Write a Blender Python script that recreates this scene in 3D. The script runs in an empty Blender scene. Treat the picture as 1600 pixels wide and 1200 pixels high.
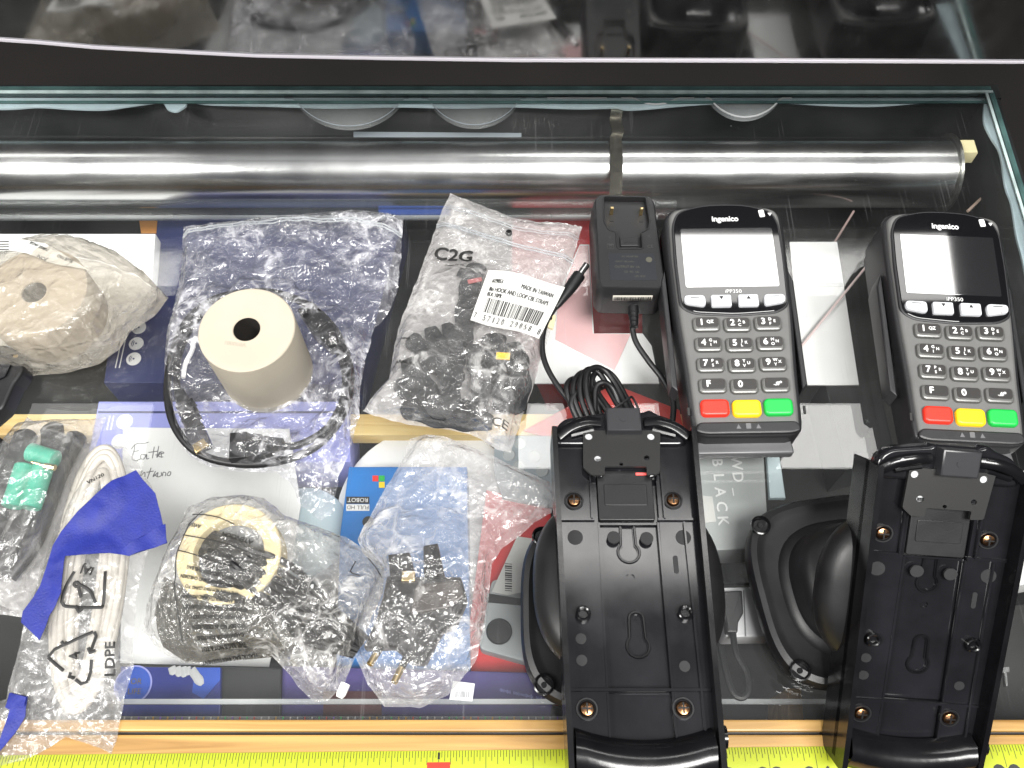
import bpy, bmesh, math, random
from mathutils import Vector, Matrix, noise
from mathutils.geometry import delaunay_2d_cdt

# ------------------------------------------------------------------ camera, world, lights, exposure
C = bpy.context.scene.collection
sc = bpy.context.scene
R = math.radians
FPX, PITCH, CH = 1450.0, R(27), 0.54
cam = bpy.data.objects.new('camera', bpy.data.cameras.new('camera'))
C.objects.link(cam); sc.camera = cam
cam.location = (0, 0, CH); cam.rotation_euler = (PITCH, 0, 0)
cam.data.sensor_width = 36; cam.data.lens = FPX / 1600 * 36
cam.data.clip_start = 0.01; cam.data.clip_end = 30

w = bpy.data.worlds.new('World'); sc.world = w; w.use_nodes = True
wn = w.node_tree.nodes; wl = w.node_tree.links; wn.clear()
wo = wn.new('ShaderNodeOutputWorld'); wb = wn.new('ShaderNodeBackground')
tc = wn.new('ShaderNodeTexCoord'); nz = wn.new('ShaderNodeTexNoise'); cr = wn.new('ShaderNodeValToRGB')
nz.inputs['Scale'].default_value = 3.2; nz.inputs['Detail'].default_value = 3
sx = wn.new('ShaderNodeSeparateXYZ'); ad = wn.new('ShaderNodeMath'); ad.operation = 'MULTIPLY_ADD'
wl.new(tc.outputs['Generated'], nz.inputs['Vector']); wl.new(tc.outputs['Generated'], sx.inputs[0])
# a bright ceiling patch overhead that falls off to a dim shop all round
a2 = wn.new('ShaderNodeMath'); a2.operation = 'MULTIPLY_ADD'; a2.inputs[1].default_value = -.20
a3 = wn.new('ShaderNodeMath'); a3.operation = 'MULTIPLY'; a3.inputs[1].default_value = .88
wl.new(sx.outputs['Z'], a3.inputs[0]); wl.new(sx.outputs['Y'], a2.inputs[0]); wl.new(a3.outputs[0], a2.inputs[2])
wl.new(nz.outputs['Fac'], ad.inputs[0]); ad.inputs[1].default_value = .24
wl.new(a2.outputs[0], ad.inputs[2]); wl.new(ad.outputs[0], cr.inputs['Fac'])
e = cr.color_ramp.elements
e[0].position = 0.62; e[0].color = (0.025, 0.024, 0.024, 1)
e[1].position = 1.0; e[1].color = (0.62, 0.62, 0.63, 1)
x = e.new(0.86); x.color = (0.16, 0.16, 0.165, 1)
wl.new(cr.outputs['Color'], wb.inputs['Color']); wb.inputs['Strength'].default_value = 1.2
wl.new(wb.outputs[0], wo.inputs['Surface'])

def area(name, loc, sx_, sy_, watts):
    l = bpy.data.lights.new(name, 'AREA'); l.shape = 'RECTANGLE'; l.size = sx_; l.size_y = sy_
    l.energy = watts; l.color = (1.0, 0.985, 0.955)
    o = bpy.data.objects.new(name, l); C.objects.link(o); o.location = loc
    o['kind'] = 'helper'
    return o
area('ceiling_light', (0.76, 1.345, 2.5), 1.475, 0.25, 12.3)
area('ceiling_light', (-2.03, 1.30, 2.5), 1.45, 0.34, 7)
area('ceiling_light', (0.73, -0.75, 2.5), 1.45, 0.90, 152)
area('ceiling_light', (-2.03, -0.75, 2.5), 1.45, 0.90, 152)
sc.view_settings.view_transform = 'Standard'; sc.view_settings.look = 'None'
sc.view_settings.exposure = -0.08; sc.view_settings.gamma = 1.0
sc.cycles.transparent_max_bounces = 24
sc.cycles.max_bounces = 7
sc.cycles.diffuse_bounces = 3
sc.cycles.glossy_bounces = 3
sc.cycles.use_adaptive_sampling = True
sc.cycles.adaptive_threshold = 0.02

# ------------------------------------------------------------------ helpers
RM = Matrix(((1, 0, 0), (0, math.cos(PITCH), math.sin(PITCH)), (0, math.sin(PITCH), -math.cos(PITCH))))
def P(px, py, z=0.0):
    d = RM @ Vector(((px - 800) / FPX, (600 - py) / FPX, 1.0)); t = (z - CH) / d.z
    return Vector((d.x * t, d.y * t, z))
def PY(px, py, Y):
    d = RM @ Vector(((px - 800) / FPX, (600 - py) / FPX, 1.0)); t = Y / d.y
    return Vector((d.x * t, Y, CH + d.z * t))
def W(pts, z=0.0): return [P(a, b, z).xy.to_tuple() for a, b in pts]
def srgb(h):
    h = h.lstrip('#'); r = []
    for i in (0, 2, 4):
        c = int(h[i:i+2], 16) / 255; r.append(c / 12.92 if c < .04045 else ((c + .055) / 1.055) ** 2.4)
    return tuple(r) + (1,)
def area2(p): return sum(p[i][0]*p[(i+1) % len(p)][1] - p[(i+1) % len(p)][0]*p[i][1] for i in range(len(p))) / 2
def ccw(p): p = [tuple(q) for q in p]; return p if area2(p) > 0 else p[::-1]
def inset(p, d):
    n = len(p); o = []
    for i in range(n):
        a, b, c = Vector(p[i-1]), Vector(p[i]), Vector(p[(i+1) % n])
        u = (b-a).normalized() if (b-a).length > 1e-9 else Vector((1, 0)); v = (c-b).normalized() if (c-b).length > 1e-9 else u
        n1 = Vector((-u.y, u.x)); n2 = Vector((-v.y, v.x)); m = n1 + n2
        if m.length < .2: m = n1
        m.normalize(); k = d / max(.45, m.dot(n1)); q = b + m * k
        o.append((q.x, q.y))
    return o
def rrect(cx, cy, wd, ht, r, n=5, rot=0):
    r = min(r, wd/2*.999, ht/2*.999); o = []
    for sx_, sy_, a0 in ((1, 1, 0), (-1, 1, 90), (-1, -1, 180), (1, -1, 270)):
        for k in range(n+1):
            a = R(a0 + 90*k/n); o.append((sx_*(wd/2-r) + r*math.cos(a), sy_*(ht/2-r) + r*math.sin(a)))
    c, s = math.cos(rot), math.sin(rot)
    return [(cx + a*c - b*s, cy + a*s + b*c) for a, b in o]
def circ(cx, cy, rx, ry=None, n=32, a0=0):
    ry = ry or rx; return [(cx + rx*math.cos(a0+2*math.pi*k/n), cy + ry*math.sin(a0+2*math.pi*k/n)) for k in range(n)]
def rpoly(pts, r, n=4):
    """round the corners of a polygon"""
    pts = ccw(pts); o = []; m = len(pts)
    for i in range(m):
        a, b, c = Vector(pts[i-1]), Vector(pts[i]), Vector(pts[(i+1) % m])
        l = min(r, (a-b).length*.45, (c-b).length*.45)
        p, q = b + (a-b).normalized()*l, b + (c-b).normalized()*l
        for k in range(n+1):
            t = k/n; o.append(((1-t)**2*p + 2*t*(1-t)*b + t*t*q).to_tuple())
    return o
def inside(x_, y_, p):
    c = False; j = len(p)-1
    for i in range(len(p)):
        if (p[i][1] > y_) != (p[j][1] > y_) and x_ < (p[j][0]-p[i][0])*(y_-p[i][1])/(p[j][1]-p[i][1])+p[i][0]: c = not c
        j = i
    return c
def edist(x_, y_, p):
    best = 9
    for i in range(len(p)):
        ax, ay = p[i-1]; bx, by = p[i]; dx, dy = bx-ax, by-ay; L = dx*dx+dy*dy
        t = 0 if L == 0 else max(0, min(1, ((x_-ax)*dx+(y_-ay)*dy)/L))
        d = math.hypot(x_-ax-t*dx, y_-ay-t*dy)
        if d < best: best = d
    return best
def spline(pts, n=8, closed=False):
    pts = [Vector(p) for p in pts]; m = len(pts); o = []
    rng = range(m if closed else m-1)
    for i in rng:
        p0 = pts[(i-1) % m] if closed or i > 0 else pts[0]; p1 = pts[i]; p2 = pts[(i+1) % m]
        p3 = pts[(i+2) % m] if closed or i+2 < m else pts[-1]
        for k in range(n):
            t = k/n
            o.append(.5*((2*p1)+(p2-p0)*t+(2*p0-5*p1+4*p2-p3)*t*t+(3*p1-p0-3*p2+p3)*t**3))
    if not closed: o.append(pts[-1])
    return o
_txt = {}
def textmesh(s):
    if s not in _txt:
        cu = bpy.data.curves.new('t', 'FONT'); cu.body = s; cu.size = 1; cu.resolution_u = 3
        ob = bpy.data.objects.new('t', cu); C.objects.link(ob)
        dg = bpy.context.evaluated_depsgraph_get(); dg.update()
        me = bpy.data.meshes.new_from_object(ob.evaluated_get(dg))
        vs = [v.co.xy.to_tuple() for v in me.vertices]; fs = [tuple(p.vertices) for p in me.polygons]
        bpy.data.objects.remove(ob); bpy.data.curves.remove(cu); bpy.data.meshes.remove(me)
        if vs:
            x0 = min(v[0] for v in vs); x1 = max(v[0] for v in vs); y0 = 0; y1 = .7
        else: x0 = x1 = y0 = y1 = 0
        _txt[s] = (vs, fs, x0, x1, y0, y1)
    return _txt[s]

class MB:
    def __init__(s): s.v = []; s.f = []; s.m = []; s.fl = set()
    def add(s, v, f, mi=0):
        b = len(s.v); s.v += [Vector(q) for q in v]
        for q in f: s.f.append(tuple(i+b for i in q)); s.m.append(mi)
        return s
    def prism(s, pts, z0, z1, bev=0, mi=0, tmi=None, seg=2, bot=True, inner=None):
        p = ccw(pts); n = len(p); rings = [(p, z0)]
        tmi = mi if tmi is None else tmi
        if bev > 0:
            rings.append((p, z1-bev))
            for k in range(1, seg+1):
                a = math.pi/2*k/seg; rings.append((inset(p, bev*(1-math.cos(a))), z1-bev+bev*math.sin(a)))
        else: rings.append((p, z1))
        vs = [(q[0], q[1], z) for r_, z in rings for q in r_]; fs = []
        for k in range(len(rings)-1):
            for i in range(n):
                j = (i+1) % n; fs.append((k*n+i, k*n+j, (k+1)*n+j, (k+1)*n+i))
        s.add(vs, fs, mi); b = len(s.v)-n
        s.fl.add(len(s.f)); s.f.append(tuple(range(b, b+n))); s.m.append(tmi)
        if bot:
            b0 = len(s.v)-len(rings)*n; s.f.append(tuple(range(b0, b0+n))[::-1]); s.m.append(mi)
        return s
    def box(s, x0, x1, y0, y1, z0, z1, mi=0, bev=0):
        return s.prism([(x0, y0), (x1, y0), (x1, y1), (x0, y1)], z0, z1, bev, mi)
    def plate(s, outer, holes, z0, z1, mi=0, wmi=None, bot=False):
        """flat plate with through holes (top, walls)"""
        wmi = mi if wmi is None else wmi
        vs = []; es = []
        for lp in [ccw(outer)] + [ccw(h) for h in holes]:
            b = len(vs); vs += [Vector(q) for q in lp]; es += [(b+i, b+(i+1) % len(lp)) for i in range(len(lp))]
        rv, re, rf, *_ = delaunay_2d_cdt(vs, es, [], 0, 1e-7)
        fs = []
        for f in rf:
            cx = sum(rv[i].x for i in f)/len(f); cy = sum(rv[i].y for i in f)/len(f)
            if inside(cx, cy, outer) and not any(inside(cx, cy, h) for h in holes): fs.append(tuple(f))
        s.add([(q.x, q.y, z1) for q in rv], fs, mi)
        if bot: s.add([(q.x, q.y, z0) for q in rv], [f[::-1] for f in fs], mi)
        for k, lp in enumerate([ccw(outer)] + [ccw(h)[::-1] for h in holes]):
            n = len(lp)
            s.add([(q[0], q[1], z0) for q in lp]+[(q[0], q[1], z1) for q in lp], [(i, (i+1) % n, n+(i+1) % n, n+i) for i in range(n)], wmi)
        return s
    def lathe(s, prof, c=(0, 0), n=40, mi=0, fn=None, cap=True):
        """prof: (r,z) list; fn(angle) -> radius multiplier"""
        b = len(s.v); vs = []
        for r_, z in prof:
            for k in range(n):
                a = 2*math.pi*k/n; m = fn(a) if fn else 1
                vs.append((c[0]+r_*m*math.cos(a), c[1]+r_*m*math.sin(a), z))
        fs = [(k*n+i, k*n+(i+1) % n, (k+1)*n+(i+1) % n, (k+1)*n+i) for k in range(len(prof)-1) for i in range(n)]
        s.add(vs, fs, mi)
        if cap:
            s.f.append(tuple(range(b+(len(prof)-1)*n, b+len(prof)*n))); s.m.append(mi)
            s.f.append(tuple(range(b, b+n))[::-1]); s.m.append(mi)
        return s
    def tube(s, path, r, n=8, mi=0, closed=False, flat=1.0, rf=None):
        path = [Vector(p) for p in path]; m = len(path); vs = []; up = Vector((0, 0, 1))
        for i, p in enumerate(path):
            a = path[i-1] if (i > 0 or closed) else path[0]; b = path[(i+1) % m] if (i < m-1 or closed) else path[-1]
            t = (b-a).normalized() if (b-a).length > 1e-9 else Vector((1, 0, 0))
            u = t.cross(up); u = u.normalized() if u.length > .05 else t.cross(Vector((0, 1, 0))).normalized()
            v = u.cross(t).normalized(); rr = r*(rf(i/(m-1)) if rf else 1)
            for k in range(n):
                an = 2*math.pi*k/n; vs.append(p + u*math.cos(an)*rr + v*math.sin(an)*rr*flat)
        fs = [(i*n+k, i*n+(k+1) % n, ((i+1) % m)*n+(k+1) % n, ((i+1) % m)*n+k) for i in range(m if closed else m-1) for k in range(n)]
        s.add(vs, fs, mi); b = len(s.v)-m*n
        if not closed:
            s.f.append(tuple(range(b, b+n))[::-1]); s.m.append(mi); s.f.append(tuple(range(b+(m-1)*n, b+m*n))); s.m.append(mi)
        return s
    def rod(s, a, b, r, n=16, mi=0): return s.tube([a, b], r, n, mi)
    def text(s, t, size, loc, rot=0, mi=0, zf=None, shear=0, sx_=1.0, bold=0):
        vs, fs, x0, x1, y0, y1 = textmesh(t); c, n_ = math.cos(rot), math.sin(rot); o = []
        size_ = size/.7       # size = capital height
        offs = [(0, 0)] if not bold else [(-bold, 0), (bold, 0), (0, bold), (0, -bold)]
        for q, (ox, oy) in enumerate(offs):
            o = []
            for a, b in vs:
                a2 = (a-(x0+x1)/2 + shear*b)*size_*sx_ + ox; b2 = (b-(y0+y1)/2)*size_ + oy
                X, Y = loc[0]+a2*c-b2*n_, loc[1]+a2*n_+b2*c
                o.append((X, Y, (zf(X, Y) if zf else loc[2]) + q*2e-5))
            s.add(o, fs, mi)
        return s
    def xf(s, fn, start=0):
        for i in range(start, len(s.v)): s.v[i] = Vector(fn(s.v[i]))
        return s
    def build(s, name, mats, parent=None, angle=38, flat=False):
        if not isinstance(mats, (list, tuple)): mats = [mats]
        me = bpy.data.meshes.new(name); off = Vector((0, 0, 0))
        ob = bpy.data.objects.new(name, me)
        if parent is not None:
            if not parent.get('_local'): off = Vector(parent['_w'])
            ob['_w'] = tuple(off)
            if parent.get('_local'): ob['_local'] = 1
            ob.parent = parent
        else:
            xs = [v.x for v in s.v]; ys = [v.y for v in s.v]
            off = Vector(((min(xs)+max(xs))/2, (min(ys)+max(ys))/2, min(v.z for v in s.v)))
            ob.location = off; ob['_w'] = tuple(off)
        me.from_pydata([v-off for v in s.v], [], s.f); me.polygons.foreach_set('material_index', s.m)
        for m in mats: me.materials.append(m)
        if not flat:
            me.set_sharp_from_angle(angle=R(angle)); me.polygons.foreach_set('use_smooth', [i not in s.fl for i in range(len(s.f))])
        me.update(); C.objects.link(ob)
        return ob
def tag(o, label=None, cat=None, group=None, kind=None):
    if label: o['label'] = label
    if cat: o['category'] = cat
    if group: o['group'] = group
    if kind: o['kind'] = kind
    return o
def thing(name, loc, label, cat, group=None, local=False, rz=0):
    o = bpy.data.objects.new(name, None); C.objects.link(o); o.location = loc; o.rotation_euler = (0, 0, rz)
    o['_w'] = tuple(loc)
    if local: o['_local'] = 1
    o.empty_display_size = .02
    return tag(o, label, cat, group)

# ------------------------------------------------------------------ materials
M = {}
def mat(name, col, rough=.5, metal=0, spec=.5, coat=0, ior=1.5, alpha=1, bump=0, bscale=300, var=0, vscale=60, trans=0):
    m = bpy.data.materials.new(name); m.use_nodes = True; nt = m.node_tree; b = nt.nodes['Principled BSDF']
    if isinstance(col, str): col = srgb(col)
    if len(col) == 3: col = tuple(col)+(1,)
    b.inputs['Base Color'].default_value = col; b.inputs['Roughness'].default_value = rough
    b.inputs['Metallic'].default_value = metal; b.inputs['IOR'].default_value = ior
    b.inputs['Specular IOR Level'].default_value = spec; b.inputs['Coat Weight'].default_value = coat
    b.inputs['Alpha'].default_value = alpha
    t = nt.nodes.new('ShaderNodeTexCoord')
    if bump:
        n = nt.nodes.new('ShaderNodeTexNoise'); n.inputs['Scale'].default_value = bscale; n.inputs['Detail'].default_value = 4
        bp = nt.nodes.new('ShaderNodeBump'); bp.inputs['Strength'].default_value = bump; bp.inputs['Distance'].default_value = .0006
        nt.links.new(t.outputs['Object'], n.inputs['Vector']); nt.links.new(n.outputs['Fac'], bp.inputs['Height']); nt.links.new(bp.outputs[0], b.inputs['Normal'])
    if var:
        n = nt.nodes.new('ShaderNodeTexNoise'); n.inputs['Scale'].default_value = vscale; n.inputs['Detail'].default_value = 5
        r = nt.nodes.new('ShaderNodeValToRGB'); nt.links.new(t.outputs['Object'], n.inputs['Vector']); nt.links.new(n.outputs['Fac'], r.inputs['Fac'])
        r.color_ramp.elements[0].position = .3; r.color_ramp.elements[1].position = .7
        r.color_ramp.elements[0].color = tuple(c*(1-var) for c in col[:3])+(1,); r.color_ramp.elements[1].color = tuple(min(1, c*(1+var*.6)) for c in col[:3])+(1,)
        nt.links.new(r.outputs['Color'], b.inputs['Base Color'])
        rr = nt.nodes.new('ShaderNodeMapRange'); rr.inputs['To Min'].default_value = max(0, rough-.08); rr.inputs['To Max'].default_value = min(1, rough+.12)
        nt.links.new(n.outputs['Fac'], rr.inputs['Value']); nt.links.new(rr.outputs[0], b.inputs['Roughness'])
    M[name] = m; return m
mat('floor', (.008, .006, .005), .7, var=.3, vscale=3)
mat('black_plastic', (.008, .008, .009), .36, bump=.25, bscale=1500, var=.25, vscale=60)
mat('gloss_black', (.006, .006, .007), .16, var=.3, vscale=70, bump=.03, bscale=500)
mat('sheen_black', (.010, .010, .012), .10, var=.35, vscale=35, bump=.006, bscale=120)
mat('matte_black', (.010, .010, .011), .40, bump=.1, bscale=1200, var=.3, vscale=50)
mat('cable_black', (.007, .007, .008), .42, bump=.1, bscale=600)
mat('screen_black', (.004, .004, .005), .03, spec=.5, ior=1.5)
mat('screen_lcd', (.008, .008, .009), .04, spec=.75, ior=2.1)
mat('term_side', (.018, .018, .020), .38, bump=.15, bscale=2500)
mat('term_face', (.120, .120, .118), .42, bump=.2, bscale=2500, var=.08)
mat('term_trim', (.17, .17, .175), .3)
mat('key_frame', (.13, .13, .125), .32, metal=.3)
mat('key_dark', (.030, .028, .027), .35)
mat('key_silver', (.62, .63, .66), .28, bump=.05)
mat('ink_white', (.75, .75, .75), .5)
mat('ink_grey', (.16, .16, .17), .5)
mat('ink_black', (.015, .015, .015), .6)
mat('key_red', (.75, .030, .015), .38); mat('key_yellow', (.90, .58, .01), .38); mat('key_green', (.01, .42, .06), .38)
mat('screw', (.30, .16, .08), .25, metal=1, bump=.3)
mat('brass', (.62, .47, .24), .3, metal=1)
mat('steel', (.62, .62, .62), .25, metal=1)
mat('paper_core', (.015, .012, .01), .8)
mat('paper_white', (.80, .80, .80), .7, bump=.08, bscale=200, var=.03)
mat('label_white', (.62, .62, .60), .5)
mat('roll_end', (.45, .40, .32), .75, var=.05, vscale=40, bump=.1, bscale=900)
mat('roll_side', (.50, .45, .36), .7, var=.06, vscale=50)
mat('kraft', (.44, .385, .31), .75, var=.08, vscale=40)
mat('blue_tape', (.011, .020, .21), .55, bump=.5, bscale=900, var=.15, vscale=120)
mat('cream', (.78, .66, .40), .6, var=.06)
mat('teal', (.03, .38, .25), .45, var=.1)
mat('cord_grey', (.50, .47, .42), .45, var=.06)
mat('silicone', (.42, .52, .56), .35, var=.15, vscale=40, bump=.3, bscale=120)
mat('glass_edge', (.06, .12, .115), .12, var=.5, vscale=30)
mat('glass_rim', (.45, .55, .54), .2, var=.3, vscale=60)
mat('navy', (.022, .030, .115), .45, var=.1); mat('periwinkle', (.30, .32, .70), .5, var=.05)
mat('blue_box', (.012, .17, .52), .4, var=.08); mat('deep_blue', (.020, .035, .26), .35, var=.4, vscale=18)
mat('royal', (.02, .08, .45), .4)
mat('purple', (.05, .035, .17), .4, var=.2); mat('maroon', (.10, .025, .03), .45, var=.2); mat('red', (.60, .03, .035), .45, var=.05)
mat('dark_red', (.10, .012, .015), .5, var=.3); mat('orange', (.55, .22, .05), .5)
mat('pink', (.80, .50, .51), .5, var=.04); mat('coral', (.85, .12, .11), .45, var=.04)
mat('case_dark', (.010, .011, .010), .5, var=.4, vscale=14); mat('case_black', (.010, .011, .012), .4, var=.3, vscale=30)
mat('grey_plastic', (.30, .34, .37), .4); mat('grey_mid', (.24, .27, .30), .45, var=.04); mat('grey_light', (.42, .45, .46), .4, var=.04)
mat('pale_grey', (.48, .49, .50), .5); mat('pale_blue', (.55, .66, .70), .3)
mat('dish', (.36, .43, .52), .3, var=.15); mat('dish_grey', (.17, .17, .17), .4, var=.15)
mat('olive', (.20, .19, .09), .5, var=.3); mat('pcb', (.015, .05, .03), .5)

def wood(name, c1, c2, sc_=1.0):
    m = bpy.data.materials.new(name); m.use_nodes = True; nt = m.node_tree; b = nt.nodes['Principled BSDF']
    t = nt.nodes.new('ShaderNodeTexCoord'); mp = nt.nodes.new('ShaderNodeMapping'); mp.inputs['Scale'].default_value = (5*sc_, 90*sc_, 90*sc_)
    n = nt.nodes.new('ShaderNodeTexNoise'); n.inputs['Scale'].default_value = 1.0; n.inputs['Detail'].default_value = 6; n.inputs['Distortion'].default_value = 1.2
    n2 = nt.nodes.new('ShaderNodeTexNoise'); n2.inputs['Scale'].default_value = 14; n2.inputs['Detail'].default_value = 3
    r = nt.nodes.new('ShaderNodeValToRGB'); r.color_ramp.elements[0].color = c1+(1,); r.color_ramp.elements[1].color = c2+(1,)
    r.color_ramp.elements[0].position = .32; r.color_ramp.elements[1].position = .62
    k = nt.nodes.new('ShaderNodeValToRGB'); k.color_ramp.elements[0].position = .66; k.color_ramp.elements[1].position = .76
    k.color_ramp.elements[0].color = (1, 1, 1, 1); k.color_ramp.elements[1].color = (.45, .33, .22, 1)
    mx = nt.nodes.new('ShaderNodeMix'); mx.data_type = 'RGBA'; mx.blend_type = 'MULTIPLY'; mx.inputs['Factor'].default_value = .8
    nt.links.new(t.outputs['Object'], mp.inputs[0]); nt.links.new(mp.outputs[0], n.inputs['Vector']); nt.links.new(t.outputs['Object'], n2.inputs['Vector'])
    nt.links.new(n.outputs['Fac'], r.inputs['Fac']); nt.links.new(n2.outputs['Fac'], k.inputs['Fac'])
    nt.links.new(r.outputs[0], mx.inputs['A']); nt.links.new(k.outputs[0], mx.inputs['B']); nt.links.new(mx.outputs['Result'], b.inputs['Base Color'])
    b.inputs['Roughness'].default_value = .42
    bp = nt.nodes.new('ShaderNodeBump'); bp.inputs['Strength'].default_value = .2; bp.inputs['Distance'].default_value = .0005
    nt.links.new(n.outputs['Fac'], bp.inputs['Height']); nt.links.new(bp.outputs[0], b.inputs['Normal'])
    M[name] = m; return m
wood('wood', (.27, .14, .032), (.48, .285, .085)); wood('wood_bright', (.75, .48, .14), (.92, .72, .34))

def glass(name, tint, refl_rough, veil, ior=1.5, scratches=True):
    """clear sheet: straight transmission + Fresnel mirror + a little dust"""
    m = bpy.data.materials.new(name); m.use_nodes = True; nt = m.node_tree; nt.nodes.clear(); N = nt.nodes.new; L = nt.links.new
    out = N('ShaderNodeOutputMaterial'); tr = N('ShaderNodeBsdfTransparent'); tr.inputs[0].default_value = tint+(1,)
    gl = N('ShaderNodeBsdfGlossy'); gl.inputs['Roughness'].default_value = refl_rough; lw = N('ShaderNodeLayerWeight'); lw.inputs['Blend'].default_value = .5
    pw = N('ShaderNodeMath'); pw.operation = 'POWER'; pw.inputs[1].default_value = 5; L(lw.outputs['Facing'], pw.inputs[0])
    fr = N('ShaderNodeMath'); fr.operation = 'MULTIPLY_ADD'; fr.inputs[1].default_value = .96; fr.inputs[2].default_value = ((ior-1)/(ior+1))**2; L(pw.outputs[0], fr.inputs[0])
    df = N('ShaderNodeBsdfDiffuse'); df.inputs[0].default_value = (.6, .62, .62, 1)
    m1 = N('ShaderNodeMixShader'); m2 = N('ShaderNodeMixShader')
    L(fr.outputs[0], m1.inputs[0]); L(tr.outputs[0], m1.inputs[1]); L(gl.outputs[0], m1.inputs[2])
    tc_ = N('ShaderNodeTexCoord'); n1 = N('ShaderNodeTexNoise'); n1.inputs['Scale'].default_value = 9; n1.inputs['Detail'].default_value = 6
    r1 = N('ShaderNodeMapRange'); r1.inputs['From Min'].default_value = .35; r1.inputs['From Max'].default_value = .75
    r1.inputs['To Min'].default_value = veil*.3; r1.inputs['To Max'].default_value = veil*2
    L(tc_.outputs['Object'], n1.inputs['Vector']); L(n1.outputs['Fac'], r1.inputs['Value'])
    last = r1.outputs[0]
    if scratches:
        # hair scratches: thin voronoi edges of a strongly stretched pattern, and dust specks
        for ang, scl, amt in ((35, (700, 14, 1), .045), (-62, (620, 11, 1), .04), (12, (500, 9, 1), .03)):
            mp = N('ShaderNodeMapping'); mp.inputs['Rotation'].default_value = (0, 0, R(ang)); mp.inputs['Scale'].default_value = scl
            v = N('ShaderNodeTexNoise'); v.inputs['Scale'].default_value = 1; v.inputs['Detail'].default_value = 0
            rg = N('ShaderNodeMapRange'); rg.inputs['From Min'].default_value = .80; rg.inputs['From Max'].default_value = .84; rg.inputs['To Max'].default_value = amt
            L(tc_.outputs['Object'], mp.inputs[0]); L(mp.outputs[0], v.inputs['Vector']); L(v.outputs['Fac'], rg.inputs['Value'])
            a = N('ShaderNodeMath'); a.operation = 'ADD'; L(last, a.inputs[0]); L(rg.outputs[0], a.inputs[1]); last = a.outputs[0]
        v = N('ShaderNodeTexNoise'); v.inputs['Scale'].default_value = 520; v.inputs['Detail'].default_value = 1
        rg = N('ShaderNodeMapRange'); rg.inputs['From Min'].default_value = .80; rg.inputs['From Max'].default_value = .84; rg.inputs['To Max'].default_value = .35
        L(tc_.outputs['Object'], v.inputs['Vector']); L(v.outputs['Fac'], rg.inputs['Value'])
        a = N('ShaderNodeMath'); a.operation = 'ADD'; L(last, a.inputs[0]); L(rg.outputs[0], a.inputs[1]); last = a.outputs[0]
    L(last, m2.inputs[0]); L(m1.outputs[0], m2.inputs[1]); L(df.outputs[0], m2.inputs[2]); L(m2.outputs[0], out.inputs[0])
    M[name] = m; return m
glass('glass_top', (.972, .976, .972), .0, .010)
glass('glass_shelf', (.90, .95, .94), .05, .02, scratches=False)
glass('glass_haze', (.80, .82, .84), .10, .10, scratches=False)
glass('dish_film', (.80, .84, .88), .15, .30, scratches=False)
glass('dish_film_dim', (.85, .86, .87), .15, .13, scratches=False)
glass('clear_strip', (.85, .87, .9), .1, .32, scratches=False)

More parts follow.
